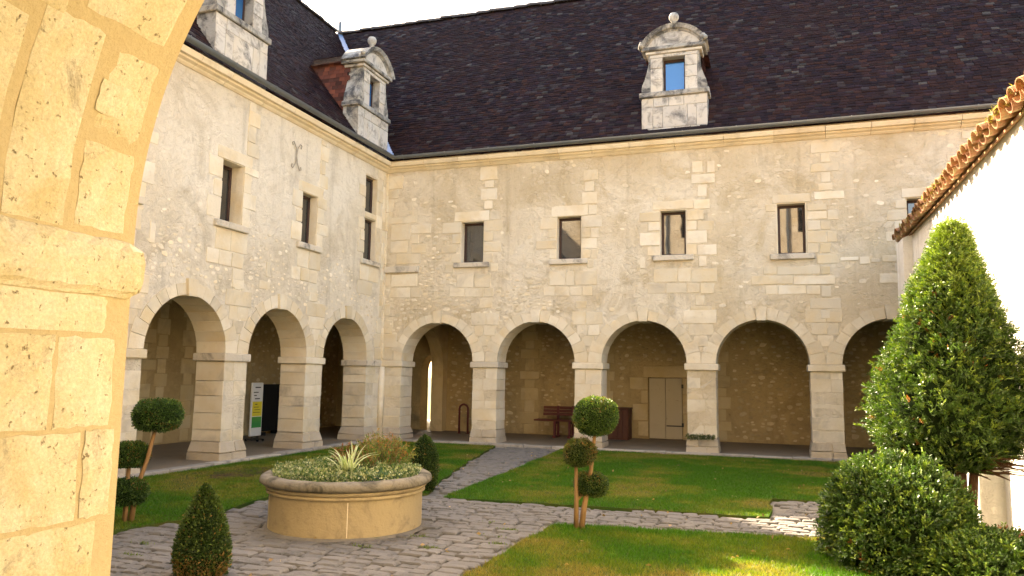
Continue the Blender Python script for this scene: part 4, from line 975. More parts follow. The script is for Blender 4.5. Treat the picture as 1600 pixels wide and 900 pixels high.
for k, P in enumerate((LAWN_L, LAWN_B, LAWN_F)):
    Q = wob(P); t = tessellate_polygon([[Vector((x, y, 0)) for x, y in Q]]); n = len(Q)
    V = [(x, y, ZG+.012) for x, y in Q]+[(x, y, ZG-.1) for x, y in Q]
    F = []
    for a, b, c in t:
        cr = (Q[b][0]-Q[a][0])*(Q[c][1]-Q[a][1])-(Q[b][1]-Q[a][1])*(Q[c][0]-Q[a][0]); F.append((a, b, c) if cr > 0 else (a, c, b))
    F += [(i, i+n, (i+1) % n+n, (i+1) % n) for i in range(n)]
    lawns.append((struct(mk('lawn', V, F, 'turf')), Q))
def blades(name, Q, dens, label, yellowness, region=None, h0=.032):
    xs = [q[0] for q in Q]; ys = [q[1] for q in Q]; x0, x1, y0, y1 = min(xs), max(xs), min(ys), max(ys)
    if region: x0, x1, y0, y1 = max(x0, region[0]), min(x1, region[1]), max(y0, region[2]), min(y1, region[3])
    n = int((x1-x0)*(y1-y0)*dens); x = RNG.uniform(x0, x1, n); y = RNG.uniform(y0, y1, n); m = inside(Q, x, y); x, y = x[m], y[m]
    patch = vnoise(x, y, 1.1, 3)*.55+vnoise(x, y, 3.3, 4)*.3+vnoise(x, y, 9, 5)*.15
    bare = patch > (.70 if not yellowness else .74); keep = ~bare | (RNG.random(len(x)) < .45); x, y, patch = x[keep], y[keep], patch[keep]; n = len(x)
    h = RNG.uniform(.6, 1.25, n)*h0*(1.15-.35*patch); wd = RNG.uniform(.006, .011, n); a = RNG.uniform(0, 2*pi, n); ln = RNG.normal(0, .018, (n, 2))
    p = np.stack([x, y, np.full(n, ZG+.008)], 1); s = np.stack([np.cos(a)*wd/2, np.sin(a)*wd/2, 0*a], 1)
    tip = p+np.stack([ln[:, 0], ln[:, 1], h], 1); V = np.stack([p-s, p+s, tip], 1).reshape(-1, 3); F = np.arange(3*n).reshape(-1, 3)
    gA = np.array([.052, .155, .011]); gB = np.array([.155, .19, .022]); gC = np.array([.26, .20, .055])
    t = np.clip((patch-.44)/.36+RNG.normal(0, .13, n)+yellowness*.5, 0, 1)[:, None]  # yellowness pushes the blade colour from green towards straw
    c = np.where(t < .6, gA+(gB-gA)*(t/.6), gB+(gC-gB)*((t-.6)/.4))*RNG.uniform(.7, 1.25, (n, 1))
    o = stuff(npm(name, V, F, 'grass', None, np.repeat(c, 3, 0))); o['label'] = label; o['category'] = 'grass'; return o
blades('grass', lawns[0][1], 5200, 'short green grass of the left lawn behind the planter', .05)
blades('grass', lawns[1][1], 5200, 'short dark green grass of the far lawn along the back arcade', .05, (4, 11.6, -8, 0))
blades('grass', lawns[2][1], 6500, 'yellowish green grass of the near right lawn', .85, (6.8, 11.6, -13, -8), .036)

# paving stones: running rows, irregular quads
stones = []
y = -15.0
while y < -.25:
    d = random.uniform(.105, .165); x = .2-random.uniform(0, .3)
    while x < 11.5:
        l = random.uniform(.13, .33); cx, cy = x+l/2, y+d/2; x_, l_ = x, l; x += l
        X = np.array([x_+.02, x_+l_-.02, cx]); Y = np.array([y+.02, y+d-.02, cy])
        pts = [(x_+.03, y+.03), (x_+l_-.03, y+.03), (x_+l_-.03, y+d-.03), (x_+.03, y+d-.03), (cx, cy)]
        if any(inside(Q, np.array([a for a, _ in pts]), np.array([b for _, b in pts])).any() for _, Q in lawns): continue
        if math.hypot(cx-4.89, cy+9.65) < .8: continue
        if cx < 2.0 and cy < -11.3: continue
        if cx < 4.0 and cy < -13: continue
        if cx > 9.6 and -7.6 > cy > -8.3 and cx > 10.8: continue
        stones.append((x_, x_+l_, y, y+d))
    y += d
camx, camy = 9.347, -17.173
def key(s):
    cx, cy = (s[0]+s[1])/2, (s[2]+s[3])/2; d = math.hypot(cx-camx, cy-camy)
    vis = (cx-camx)*-.325+(cy-camy)*.946; side = (cx-camx)*.946+(cy-camy)*.325
    return 1e3 if abs(side) > .66*vis or 1.6/vis > .36 else d-(s[1]-s[0])*2
stones.sort(key=key)
def sett(s):
    x0, x1, y0, y1 = s; g = .007; z = ZG+random.uniform(-.008, .012); tx, ty = random.uniform(-.012, .012), random.uniform(-.02, .02)
    j = lambda: random.uniform(-.012, .012)
    base = [(x0+g+j(), y0+g+j()), (x1-g+j(), y0+g+j()), (x1-g+j(), y1-g+j()), (x0+g+j(), y1-g+j())]
    pts = []
    for i in range(4):
        a, b = base[i], base[(i+1) % 4]; pts += [a, ((a[0]+b[0])/2+j()*.6, (a[1]+b[1])/2+j()*.6)]
    cx, cy = (x0+x1)/2, (y0+y1)/2; V = []
    for sc, dz in ((1., -.05), (1., -.014), (.84, 0.)):
        for p in pts:
            px, py = cx+(p[0]-cx)*sc, cy+(p[1]-cy)*sc; V.append((px, py, z+dz+(px-cx)*tx+(py-cy)*ty+(random.uniform(-.004, .004) if dz > -.02 else 0)))
    V.append((cx, cy, z+random.uniform(-.003, .008)))
    F = [(k*8+i, k*8+(i+1) % 8, k*8+8+(i+1) % 8, k*8+8+i) for k in (0, 1) for i in range(8)]+[(16+i, 16+(i+1) % 8, 24) for i in range(8)]
    return V, F
rest = MB()
for i, s in enumerate(stones):
    V, F = sett(s)
    if i < 295: mk('paving_stone', V, F, 'paving', pav)
    else: rest.add(V, F)
stuff(rest.done('paving_stones', 'paving', pav))
print('stones', len(stones))

# ------------------------------------------------------------------ leaves
def unit(a): return a/np.maximum(np.linalg.norm(a, axis=1, keepdims=True), 1e-9)
def leaf_mesh(name, P, D, Lg, Wd, C, mat, parent, fold=.25):
    """rhombic leaves: base P, direction D, length, width; colour per leaf"""
    n = len(P); r = unit(RNG.normal(size=(n, 3))); S_ = unit(np.cross(D, r)); Nn = np.cross(S_, D)
    Lg = np.broadcast_to(Lg, (n,))[:, None]; Wd = np.broadcast_to(Wd, (n,))[:, None]
    V = np.stack([P, P+D*Lg*.45+S_*Wd*.5+Nn*Wd*fold, P+D*Lg, P+D*Lg*.45-S_*Wd*.5+Nn*Wd*fold], 1).reshape(-1, 3)
    return npm(name, V, np.arange(4*n).reshape(-1, 4), mat, parent, np.repeat(C, 4, 0))
def n3(P, sc, seed): return (vnoise(P[:, 0]+P[:, 2]*.7, P[:, 1]-P[:, 2]*.6, sc, seed)+vnoise(P[:, 2]+7.3, P[:, 0]*.8+P[:, 1]*.6, sc, seed+1))/2
def core(name, fn, parent, shrink=.9, nu=28, nv=16):
    V = []; F = []
    for i in range(nv+1):
        for j in range(nu): V.append(fn(i/nv, 2*pi*j/nu, shrink))
    for i in range(nv):
        for j in range(nu): F.append((i*nu+j, i*nu+(j+1) % nu, (i+1)*nu+(j+1) % nu, (i+1)*nu+j))
    return mk(name, V, F, 'leaf_core', parent, True)
def ell(c, rx, rz, lump=.03, seed=0, flat=1.):
    rr = np.random.default_rng(seed); ph = rr.uniform(0, 6, 6)
    def f(t, a, k=1.):
        th = pi*t; l = 1+lump*(sin(3*a+ph[0]+2*th)+.7*sin(5*a+ph[1]-3*th)+.5*cos(7*th+ph[2]+2*a))
        x = sin(th); x = abs(x)**flat
        return (c[0]+rx*k*l*x*cos(a), c[1]+rx*k*l*x*sin(a), c[2]+rz*k*l*cos(th))
    return f
def clipped(name, c, rx, rz, n, parent, cols, seed, lump=.035, flat=.85, size=.022, mat='leaf', brown=.06, brownbot=0.):
    """a clipped ball: dark twiggy core with many small leaves standing off it"""
    f = ell(c, rx, rz, lump, seed, flat); o = core('ball_core', f, parent, .90)
    t = np.arccos(RNG.uniform(-1, 1, n))/pi; a = RNG.uniform(0, 2*pi, n); k = RNG.uniform(.86, 1.015, n)+np.abs(RNG.normal(0, .015, n))
    P = np.array([f(t[i], a[i], k[i]) for i in range(n)]); cc = np.array(c); nr = unit((P-cc)/np.array([rx*rx, rx*rx, rz*rz]))
    D = unit(nr*.7+RNG.normal(0, .55, (n, 3))+np.array([0, 0, .15]))
    ca, cb, cd = (np.array(x) for x in cols); nz = n3(P, 7, seed)
    C = ca+(cb-ca)*np.clip((nz-.3)/.4, 0, 1)[:, None]; young = (k > .99) & (RNG.random(n) < .35); C[young] = cd
    br = RNG.random(n) < brown*(nz > .55)*2+brownbot*np.clip((c[2]-rz*.25-P[:, 2])/(rz*.6), 0, 1); C[br] = np.array([.23, .12, .04])
    C *= RNG.uniform(.7, 1.3, (n, 1))
    leaf_mesh(name, P, D, RNG.uniform(.8, 1.3, n)*size, RNG.uniform(.8, 1.2, n)*size*.6, C, mat, parent); return o
BOX = ((.030, .068, .014), (.050, .100, .020), (.10, .17, .035)); YEL = ((.06, .10, .02), (.11, .15, .03), (.20, .26, .05)); RED = ((.05, .085, .02), (.085, .095, .025), (.13, .14, .035))
# three-ball topiary at the left
t = thing('cloud_topiary', (2.75, -10.45, ZG), 'dark green three-ball topiary on bare stems beside the left pier', 'topiary', 'clipped topiary shrubs')
b = MB(); b.tube([(2.72, -10.45, ZG-.02), (2.76, -10.45, .3), (2.88, -10.44, .65), (2.95, -10.42, 1.0)], [.032, .026, .022, .02], 8); b.done('trunk', 'bark', t, True)
b = MB(); b.tube([(2.66, -10.47, ZG-.02), (2.67, -10.48, .2), (2.66, -10.47, .6)], [.03, .026, .02], 8); b.done('trunk', 'bark', t, True)
b = MB(); b.tube([(2.69, -10.5, ZG-.02), (2.72, -10.52, .24)], [.022, .018], 8); b.done('trunk', 'bark', t, True)
clipped('crown', (2.97, -10.43, 1.12), .25, .17, 7500, t, BOX, 1, .03, .6, .02)
clipped('crown', (2.66, -10.47, .69), .20, .135, 5500, t, BOX, 2, .03, .6, .02)
clipped('crown', (2.70, -10.5, .30), .205, .14, 5500, t, BOX, 3, .03, .6, .02)
# three-ball topiary on the near lawn
t = thing('cloud_topiary', (7.31, -8.9, ZG), 'tall two-stemmed topiary with a big round green ball on the near lawn', 'topiary', 'clipped topiary shrubs')
b = MB(); b.tube([(7.33, -8.9, ZG-.02), (7.36, -8.9, .2), (7.43, -8.88, .6), (7.475, -8.88, 1.02)], [.034, .03, .022, .018], 8); b.done('trunk', 'bark', t, True)
b = MB(); b.tube([(7.28, -8.92, ZG-.02), (7.285, -8.94, .3), (7.28, -8.94, .66), (7.3, -8.94, .7)], [.03, .024, .018, .015], 8); b.tube([(7.29, -8.94, .28), (7.36, -8.86, .36), (7.4, -8.84, .42)], [.014, .012, .01], 6); b.done('trunk', 'bark', t, True)
clipped('crown', (7.48, -8.87, 1.18), .24, .208, 10000, t, ((.045, .09, .018), (.07, .125, .024), (.14, .20, .04)), 4, .022, .8, .018)
clipped('crown', (7.32, -8.95, .79), .175, .145, 5000, t, RED, 5, .05, .8, .018, 'leaf', .09)
clipped('crown', (7.41, -8.80, .44), .185, .135, 5000, t, ((.042, .08, .018), (.065, .10, .022), (.12, .14, .03)), 6, .04, .8, .018, 'leaf', .07)
# clipped cones
def cone(label, c, H, prof, n, seed, cols, brownbot=.5, size=.024):
    t = thing('clipped_cone', (c[0], c[1], ZG), label, 'shrub', 'clipped cone shrubs')
    ph = np.random.default_rng(seed).uniform(0, 6, 4)
    def f(tt, a, k=1.):
        z = H*(1-tt); r = np.interp(z/H, [p[0] for p in prof], [p[1] for p in prof])*k*(1+.03*sin(4*a+ph[0]+z*9)+.025*sin(7*a+ph[1]-z*14))
        return (c[0]+r*cos(a), c[1]+r*sin(a), ZG+z)
    core('bush_core', f, t, .88)
    u = RNG.random(n)**.75; a = RNG.uniform(0, 2*pi, n); k = RNG.uniform(.82, 1.03, n)+np.abs(RNG.normal(0, .02, n))
    P = np.array([f(u[i], a[i], k[i]) for i in range(n)]); nr = unit(np.stack([np.cos(a), np.sin(a), np.full(n, .45)], 1)); D = unit(nr*.7+RNG.normal(0, .55, (n, 3))+np.array([0, 0, .3]))
    ca, cb, cd = (np.array(x) for x in cols); nz = n3(P, 6, seed); C = ca+(cb-ca)*np.clip((nz-.3)/.4, 0, 1)[:, None]
    y_ = (k > .99) & (RNG.random(n) < .4); C[y_] = cd
    low = np.clip((.32*H-(P[:, 2]-ZG))/(.3*H), 0, 1)*(n3(P, 4, seed+3) > .42)
    br = RNG.random(n) < low*brownbot+.03; C[br] = np.array([.27, .15, .05]); C *= RNG.uniform(.65, 1.3, (n, 1))
    leaf_mesh('foliage', P, D, RNG.uniform(.8, 1.3, n)*size, RNG.uniform(.8, 1.2, n)*size*.55, C, 'leaf', t)
    b = MB(); b.tube([(c[0], c[1], ZG-.03), (c[0], c[1], ZG+.3)], [.03, .02], 8); b.done('stem', 'bark', t)
cone('dark green cone shrub with browned foot in the bottom left foreground', (4.95, -11.95), .72, [(0, .175), (.12, .205), (.3, .21), (.5, .185), (.7, .135), (.85, .08), (.95, .037), (1, .0)], 10000, 21, ((.035, .065, .014), (.06, .10, .02), (.12, .17, .04)), .75, .022)
cone('rounded dark shrub just behind the planter, beside the path', (4.62, -7.12), .78, [(0, .12), (.15, .175), (.4, .195), (.65, .18), (.85, .125), (.95, .06), (1, 0)], 7000, 22, ((.028, .055, .012), (.05, .09, .018), (.10, .14, .03)), .5, .024)

# sprig-based evergreens: each sprig is a short shoot with needles on both sides
def sprigs(name, P, D, C, parent, mat, k=7, Lg=.07, nl=.028, nw=.009):
    n = len(P); r = unit(np.cross(D, RNG.normal(size=(n, 3)))); tt = np.linspace(.1, 1., k)
    Ps = []; Ds = []; Cs = []; L_ = np.broadcast_to(Lg, (n,))[:, None]
    for i, q in enumerate(tt):
        for sg in (-1, 1):
            Ps.append(P+D*L_*q+np.array([0, 0, -.006])*q*q); Ds.append(unit(D*.75+r*sg*.8+RNG.normal(0, .12, (n, 3)))); Cs.append(C*(.85+.3*q))
    P2 = np.concatenate(Ps); m = len(P2)
    return leaf_mesh(name, P2, np.concatenate(Ds), RNG.uniform(.75, 1.2, m)*nl, np.full(m, nw), np.concatenate(Cs), mat, parent, .1)
def evergreen(t, f, n, seed, cols, Lg, core_name, shrink=.86, up=.5, tips=.0, zt=None, nw=.010, nl=.03, mat='leaf_gloss', brown=.04, urange=(0, 1)):
    core(core_name, f, t, shrink, 40, 26)
    u = RNG.uniform(*urange, n); a = RNG.uniform(0, 2*pi, n); k = RNG.uniform(.84, 1.0, n)+np.maximum(0, RNG.normal(-.02, .05, n))
    P = np.array([f(u[i], a[i], k[i]) for i in range(n)]); Pi = np.array([f(u[i], a[i], k[i]*.9) for i in range(n)])
    D = unit(unit(P-Pi)*.75+RNG.normal(0, .33, (n, 3))+np.array([0, 0, up]))
    ca, cb, cd = (np.array(x) for x in cols); nz = n3(P, 3.2, seed)*.6+n3(P, 9, seed+5)*.4; C = ca+(cb-ca)*np.clip((nz-.32)/.36, 0, 1)[:, None]
    yg = RNG.random(n) < .22+tips*(np.clip((P[:, 2]-zt[0])/(zt[1]-zt[0]), 0, 1) if zt else 0); C[yg] = cd
    br = RNG.random(n) < brown*2*(n3(P, 2.2, seed+9) > .56); C[br] = np.array([.22, .09, .03]); C *= RNG.uniform(.7, 1.3, (n, 1))
    L_ = Lg*RNG.uniform(.7, 1.35, n)
    if zt: L_ *= 1+tips*np.clip((P[:, 2]-zt[0])/(zt[1]-zt[0]), 0, 1)
    sprigs('foliage', P, D, C, t, mat, 7, L_, nl, nw)
YX, YY = 11.0, -8.6
t = thing('yew_tree', (YX, YY, ZG), 'big conical clipped yew with pale green tips in front of the white wall', 'tree')
yp = [(0, .30), (.06, .55), (.14, .67), (.24, .69), (.40, .58), (.58, .43), (.72, .30), (.84, .17), (.93, .075), (.98, .025), (1, .0)]
ph = RNG.uniform(0, 6, 8)
def fy(tt, a, k=1.):
    hh = 1-tt; z = .80+2.32*hh+.10*max(0, .2-hh)*sin(a+.4)*3; r = np.interp(hh, [p[0] for p in yp], [p[1] for p in yp])*k*(1+.05*sin(3*a+ph[0]+z*3)+.06*sin(5*a+ph[1]-z*6)+.07*sin(9*a+z*11+ph[2])+.06*sin(14*a-z*19+ph[3])+.04*sin(4*a+z*31+ph[4]))
    return (YX-.08+.13*hh+r*cos(a), YY+r*sin(a), z)
evergreen(t, fy, 12000, 31, ((.030, .064, .012), (.058, .112, .018), (.145, .21, .03)), .075, 'crown_core', .84, .45, .7, (2.2, 3.1), brown=.02)
m = 320; hz = RNG.uniform(.45, 1., m)**.6; ang = RNG.uniform(0, 2*pi, m); Pt = np.array([fy(1-hz[i], ang[i], .97) for i in range(m)])
sprigs('young_shoots', Pt, unit(np.stack([np.cos(ang)*.28, np.sin(ang)*.28, np.full(m, 1.)], 1)+RNG.normal(0, .12, (m, 3))), np.array([[.14, .20, .028]])*RNG.uniform(.7, 1.3, (m, 1)), t, 'leaf', 9, RNG.uniform(.10, .19, m), .028, .009)
for (dx, dy, x1, r) in ((-.06, 0, -.12, .05), (.03, .03, .02, .055), (.10, -.02, .16, .045), (.02, -.06, -.03, .04)):
    b = MB(); b.tube([(YX+dx*.6, YY+dy, ZG-.05), (YX+dx, YY+dy, .4), (YX+(dx+x1)/2, YY+dy, .75), (YX+x1, YY+dy*1.5, 1.4)], [r*1.35, r, r*.9, r*.6], 9); b.done('trunk', 'bark_yew', t, True)
b = MB()
for i in range(46):
    a = random.uniform(-1.5, .9); L = random.uniform(.4, .68); z0 = random.uniform(.75, .95); b.tube([(YX+.05, YY, z0), (YX+.05+cos(a)*L*.5, YY+sin(a)*L*.5, z0-.01), (YX+.05+cos(a)*L, YY+sin(a)*L, z0+random.uniform(-.1, .08))], [.014, .009, .003], 5)
b.done('branches', 'bark_yew', t)
# low spreading evergreen in front of it
t = thing('low_evergreen', (10.35, -9.35, ZG), 'broad glossy rounded evergreen bush at the bottom right below the yew', 'bush')
def lump(c, rx, ry, rz, seed):
    p = np.random.default_rng(seed).uniform(0, 6, 6)
    def f(tt, a, k=1.):
        th = pi*min(tt, .999)*.80; l = 1+.06*sin(3*a+p[0]+2*th)+.05*sin(5*a+p[1]-3*th)+.04*sin(8*a+p[2]+4*th); x = sin(th)**.8
        return (c[0]+rx*k*l*x*cos(a), c[1]+ry*k*l*x*sin(a), c[2]+rz*k*l*cos(th))
    return f
EV_C = ((.034, .074, .015), (.062, .125, .022), (.15, .225, .04))
evergreen(t, lump((10.36, -9.32, .24), .61, .64, .61, 1), 10000, 41, EV_C, .065, 'bush_core', .86, .35, nw=.013, nl=.030, brown=.02)
evergreen(t, lump((10.95, -9.8, .02), .62, .55, .33, 2), 5500, 43, EV_C, .065, 'bush_core', .86, .35, nw=.013, nl=.030, brown=.05)

# ------------------------------------------------------------------ round planter
PC = (4.89, -9.65)
t = thing('stone_planter', (PC[0], PC[1], ZG), 'large round ochre stone planter with moulded grey rim on the paving', 'planter')
b = MB(); b.lathe([(.80, -.12), (.815, .0), (.815, .36), (.822, .375), (.845, .38), (.845, .405), (.83, .41)], (PC[0], PC[1], ZG), 72); bd = b.done('body', 'planter_stone', t, True)
b = MB(); b.lathe([(.825, .41), (.85, .42), (.862, .44), (.862, .45), (.845, .455)], (PC[0], PC[1], ZG), 72); b.done('moulding', 'planter_stone', t, True)
b = MB(); prof = [(.845, .455), (.89, .465), (.915, .485), (.92, .515), (.905, .545), (.87, .562), (.82, .565), (.76, .55), (.74, .5), (.74, .36)]
b.lathe(prof, (PC[0], PC[1], ZG), 72); b.V = [(x+random.uniform(-.004, .004), y+random.uniform(-.004, .004), z+random.uniform(-.004, .003)) for x, y, z in b.V]; b.done('rim', 'planter_rim', t, True)
b = MB(); b.lathe([(.0, -.0), (.84, -.002), (.87, -.02)], (PC[0], PC[1], ZG+.016), 48); b.done('footing', 'joint', t)
for a in (-1.02, 2.1, .4, 3.9):                                # joints between the drum segments
    b = MB(); x, y = PC[0]+.816*cos(a), PC[1]+.816*sin(a); tx, ty = -sin(a)*.004, cos(a)*.004
    b.add([(x-tx, y-ty, ZG+.02), (x+tx, y+ty, ZG+.02), (x+tx, y+ty, ZG+.36), (x-tx, y-ty, ZG+.36), (x-tx-cos(a)*.02, y-ty-sin(a)*.02, ZG+.02), (x+tx-cos(a)*.02, y+ty-sin(a)*.02, ZG+.02), (x+tx-cos(a)*.02, y+ty-sin(a)*.02, ZG+.36), (x-tx-cos(a)*.02, y-ty-sin(a)*.02, ZG+.36)], [(0, 1, 2, 3), (0, 3, 7, 4), (1, 5, 6, 2), (3, 2, 6, 7), (0, 4, 5, 1)]); b.done('joint', 'cornice_stone', bd)
b = MB(); b.lathe([(0, .49), (.745, .47)], (PC[0], PC[1], ZG), 40); b.done('soil', 'soil', t)
def inplanter(n, r0=.0, r1=.74):
    r = np.sqrt(RNG.uniform(r0*r0, r1*r1, n)); a = RNG.uniform(0, 2*pi, n); return PC[0]+r*np.cos(a), PC[1]+r*np.sin(a), r
n = 9000; x, y, r = inplanter(n, 0, .80)
vw = np.array([-.51, .86]); side = (x-PC[0])*.86+(y-PC[1])*.51; fwd = (x-PC[0])*-.51+(y-PC[1])*.86
z = ZG+.50+RNG.uniform(0, .10, n)*(1+.9*vnoise(x, y, 5, 8))-np.clip(r-.70, 0, 1)*.25
P = np.stack([x, y, z], 1); D = unit(RNG.normal(0, .8, (n, 3))+np.array([0, 0, .7]))
C = np.where(RNG.random((n, 1)) < .5, np.array([[.24, .28, .12]]), np.array([[.085, .15, .05]])); C = np.where(RNG.random((n, 1)) < .25, np.array([[.46, .46, .27]]), C)*RNG.uniform(.7, 1.2, (n, 1))
o = stuff(leaf_mesh('ground_cover', P, D, RNG.uniform(.022, .042, n), RNG.uniform(.016, .026, n), C, 'leaf', None)); o['label'] = 'pale variegated creeping ground cover spilling over the round planter'; o['category'] = 'ground cover'
# striped grass tuft
gx, gy = 5.12, -10.02
V = []; F = []; C = []
for i in range(34):
    a = random.uniform(0, 2*pi); L = random.uniform(.32, .52); lean = random.uniform(.25, 1.05); bx, by = gx+random.uniform(-.05, .05), gy+random.uniform(-.05, .05)
    w_ = random.uniform(.010, .016); k0 = len(V); sx, sy = -sin(a)*w_, cos(a)*w_; nseg = 6
    for s in range(nseg+1):
        q = s/nseg; hor = lean*L*.75*q**1.6; zz = ZG+.50+L*(q-.42*lean*q**2.6); ww = (1-q**2.2)+.05
        px, py = bx+cos(a)*hor, by+sin(a)*hor; V += [(px-sx*ww, py-sy*ww, zz), (px, py, zz-.003), (px+sx*ww, py+sy*ww, zz)]
        C += [(.72, .72, .52), (.34, .42, .18), (.72, .72, .52)]
    for s in range(nseg): q = k0+s*3; F += [(q, q+1, q+4, q+3), (q+1, q+2, q+5, q+4)]
tag(npm('striped_grass', np.array(V), np.array(F), 'leaf', None, np.array(C)), 'cream striped grass tuft with arching blades in the planter', 'plant')
def shrublet(name, label, cat, c, n_st, H, spread, cols, seed, tip):
    t = thing(name, (c[0], c[1], ZG+.5), label, cat); rr = np.random.default_rng(seed); Ps = []; Ds = []; Cs = []; b = MB()
    for i in range(n_st):
        a = rr.uniform(0, 2*pi); r = spread*sqrt(rr.random()); bx, by = c[0]+r*.6*cos(a), c[1]+r*.6*sin(a); h = H*rr.uniform(.6, 1.1)*(1.05-.35*r/spread)
        ex, ey = c[0]+r*1.25*cos(a), c[1]+r*1.25*sin(a); b.tube([(bx, by, ZG+.48), ((bx+ex)/2, (by+ey)/2, ZG+.5+h*.5), (ex, ey, ZG+.5+h)], [.004, .003, .002], 4)
        m = 34; q = rr.random(m)**.7; p = np.stack([bx+(ex-bx)*q, by+(ey-by)*q, ZG+.5+h*q], 1)+rr.normal(0, .010, (m, 3)); Ps.append(p); Ds.append(unit(rr.normal(0, .7, (m, 3))+np.array([cos(a)*.3, sin(a)*.3, .6])))
        cc = np.array(cols)[rr.integers(0, len(cols), m)]; tt = (q > .68)[:, None] & (rr.random((m, 1)) < .75); Cs.append(np.where(tt, np.array(tip)[rr.integers(0, len(tip))], cc)*rr.uniform(.7, 1.25, (m, 1)))
    b.done('stems', 'bark', t); P = np.concatenate(Ps); n = len(P); leaf_mesh('foliage', P, np.concatenate(Ds), rr.uniform(.024, .042, n), rr.uniform(.009, .015, n), np.concatenate(Cs), 'leaf', t)
shrublet('flowering_shrub', 'upright shrub with russet and orange tips on the right of the planter', 'shrub', (5.08, -9.28), 150, .46, .33, [(.08, .16, .03), (.13, .20, .04), (.11, .16, .05)], 3, [(.36, .16, .05), (.26, .24, .05), (.16, .22, .05), (.14, .2, .05), (.3, .2, .06)])
shrublet('flowering_shrub', 'small rust coloured shrub behind the striped grass in the planter', 'shrub', (4.72, -9.42), 26, .36, .13, [(.16, .09, .04), (.12, .13, .04)], 4, [(.32, .11, .05)])
shrublet('stonecrop', 'low blue-green feathery plant in front of the russet shrub', 'plant', (5.36, -9.87), 70, .13, .22, [(.07, .15, .11), (.10, .19, .14), (.05, .11, .08)], 5, [(.10, .2, .15)])
# weeds in the joints
wx = [(6.55, -9.6), (6.2, -10.3), (5.9, -9.9), (6.75, -9.9), (5.6, -10.5), (3.9, -11.6), (3.6, -11.2), (6.35, -8.9), (6.6, -9.2)]
Pw = []; Dw = []
for (x, y) in wx:
    m = 60; Pw.append(np.stack([x+RNG.normal(0, .06, m), y+RNG.normal(0, .02, m), np.full(m, ZG-.01)], 1)); Dw.append(unit(RNG.normal(0, .6, (m, 3))+np.array([0, 0, .9])))
Pw = np.concatenate(Pw); n = len(Pw); o = stuff(leaf_mesh('weeds', Pw, np.concatenate(Dw), RNG.uniform(.02, .04, n), np.full(n, .010), np.array([[.14, .19, .04]])*RNG.uniform(.6, 1.3, (n, 1)), 'leaf', None)); o['label'] = 'tiny weeds growing between the paving stones'; o['category'] = 'weeds'
m = 170; xs = RNG.uniform(3.0, 11, m); ys = RNG.uniform(-12, -.5, m)
o = stuff(leaf_mesh('fallen_leaves', np.stack([xs, ys, np.full(m, ZG+.03)], 1), unit(np.stack([RNG.normal(size=m), RNG.normal(size=m), RNG.normal(0, .15, m)], 1)), RNG.uniform(.03, .06, m), RNG.uniform(.02, .035, m), np.array([[.30, .19, .09]])*RNG.uniform(.6, 1.6, (m, 1)), 'leaf', None)); o['label'] = 'small dry leaves scattered over lawns and paving'; o['category'] = 'leaves'
# dark bare patch in the left lawn
V = [(1.2+.42*cos(q*pi/12)*(1+.2*sin(q*2.1)), -6.6+.75*sin(q*pi/12)*(1+.15*cos(q*1.7)), ZG+.022) for q in range(24)]
struct(mk('soil_patch', V, [tuple(range(24))], 'soil'))

# ------------------------------------------------------------------ furniture under the arcades
t = thing('bench', (4.0, 2.5, ZF), 'dark red slatted wooden bench against the far gallery wall', 'bench')
for i in range(3):
    y0 = 2.25+i*.14; MB().box(3.32, 5.0, y0, y0+.125, .45, .49, .008).done('seat_slat', 'bench_wood', t)
for i in range(3):
    z0 = .58+i*.085; MB().box(3.46, 4.55, 2.66+i*.015, 2.69+i*.015, z0, z0+.075, .006).done('back_slat', 'bench_wood', t)
for x in (3.85, 4.25):
    lg = MB(); lg.box(x, x+.06, 2.27, 2.33, ZF, .448, .006); lg.box(x, x+.06, 2.6, 2.655, ZF, .84, .006); lg.box(x+.005, x+.055, 2.335, 2.595, .38, .445, .004); lg.box(x-.01, x+.07, 2.2, 2.72, ZF, ZF+.05, .006); lg.done('leg', 'red_metal', t)
t = thing('hoop_stand', (1.3, 2.4, ZF), 'dark red metal hoop stand near the corner of the far gallery', 'stand')
P = [(1.15, 2.4, ZF), (1.15, 2.4, .69)]+[(1.275-.125*cos(pi*k/10), 2.4, .69+.125*sin(pi*k/10)) for k in range(1, 10)]+[(1.40, 2.4, .69), (1.40, 2.4, ZF)]
b = MB(); b.tube(P, .028, 10); b.done('hoop', 'red_metal', t, True)
for x in (1.15, 1.40): b = MB(); b.lathe([(0, .012), (.06, .012), (.06, 0)], (x, 2.4, ZF), 14); b.done('foot_plate', 'red_metal', t)
t = thing('wooden_cabinet', (5.6, 2.7, ZF), 'low dark brown wooden cabinet to the left of the pale shutter door', 'cabinet')
MB().box(5.22, 5.78, 2.45, 2.95, ZF, .80, .008).done('body', 'cabinet', t); MB().box(5.2, 5.8, 2.42, 2.97, .802, .835, .008).done('top', 'cabinet', t)
for i in range(4): MB().box(5.24+i*.132, 5.24+i*.132+.122, 2.432, 2.449, .08, .78, .004).done('door_board', 'cabinet', t)
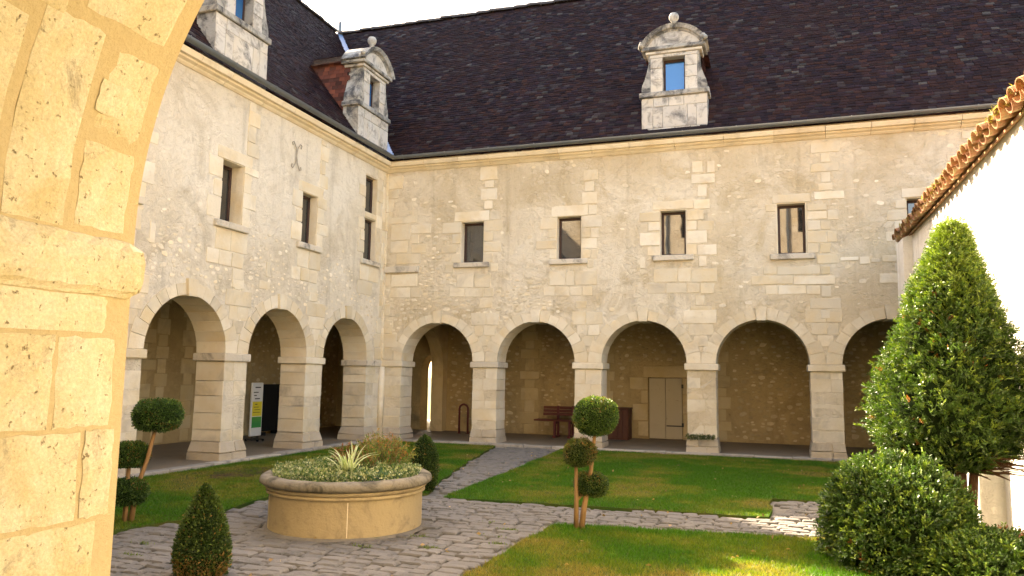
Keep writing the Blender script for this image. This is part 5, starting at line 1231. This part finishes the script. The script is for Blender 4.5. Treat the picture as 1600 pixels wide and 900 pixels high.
# information stand
t = thing('information_sign', (-1.95, -2.2, ZF), 'narrow white standing sign with yellow and green panels under the left arcade', 'sign')
SX, SY0, SY1 = -1.95, -2.42, -2.02
MB().box(SX-.05, SX, SY0, SY1, .15, 1.36, .01).done('board', 'sign_white', t)
MB().box(SX+.001, SX+.004, SY0+.03, SY1-.03, .60, .93).done('yellow_panel', 'sign_yellow', t)
MB().box(SX+.001, SX+.005, SY0+.03, SY1-.03, .34, .585).done('green_panel', 'sign_green', t)
b = MB()
for (a, c, z0, hh) in ((.1, .3, 1.24, .025), (.05, .22, 1.13, .02), (.07, .16, 1.06, .022), (.1, .28, .985, .022), (.12, .2, .86, .018), (.08, .26, .80, .01), (.1, .3, .74, .01), (.06, .3, .68, .01)): b.box(SX+.005, SX+.0065, SY0+a, SY0+c, z0, z0+hh)
b.done('lettering', 'sign_ink', t)
b = MB(); b.box(SX-.2, SX+.15, SY0+.08, SY0+.12, ZF+.03, ZF+.06); b.box(SX-.2, SX+.15, SY1-.12, SY1-.08, ZF+.03, ZF+.06); b.box(SX-.045, SX-.005, SY0+.08, SY0+.12, ZF+.06, .15); b.box(SX-.045, SX-.005, SY1-.12, SY1-.08, ZF+.06, .15); b.done('base', 'iron', t)
for y in (SY0+.1, SY1-.1):
    for x in (SX-.18, SX+.13): b = MB(); b.lathe([(0, -.03), (.03, -.015), (.03, .015), (0, .03)], (x, y, ZF+.03), 10); b.done('castor', 'black', t)
t = thing('display_panel', (-2.9, -.45, ZF), 'plain black display panel standing at the back of the left arcade', 'panel')
MB().box(-2.94, -2.90, -.95, .05, .12, 1.30, .006).done('panel', 'black', t)
for y in (-.85, -.1): MB().box(-3.1, -2.72, y, y+.05, ZF, .118, .006).done('foot', 'black', t)
# plants growing on the plinth of the fourth far pier
m = 500; x = RNG.uniform(7.5, 8.1, m); P = np.stack([x, RNG.uniform(-.10, -.03, m), RNG.uniform(.30, .40, m)], 1)
tag(leaf_mesh('pellitory_tuft', P, unit(RNG.normal(0, .6, (m, 3))+np.array([0, -.4, .8])), RNG.uniform(.03, .07, m), np.full(m, .016), np.array([[.12, .14, .05]])*RNG.uniform(.6, 1.3, (m, 1)), 'leaf', None), 'wild green tuft growing on a pier foot of the far arcade', 'plant')
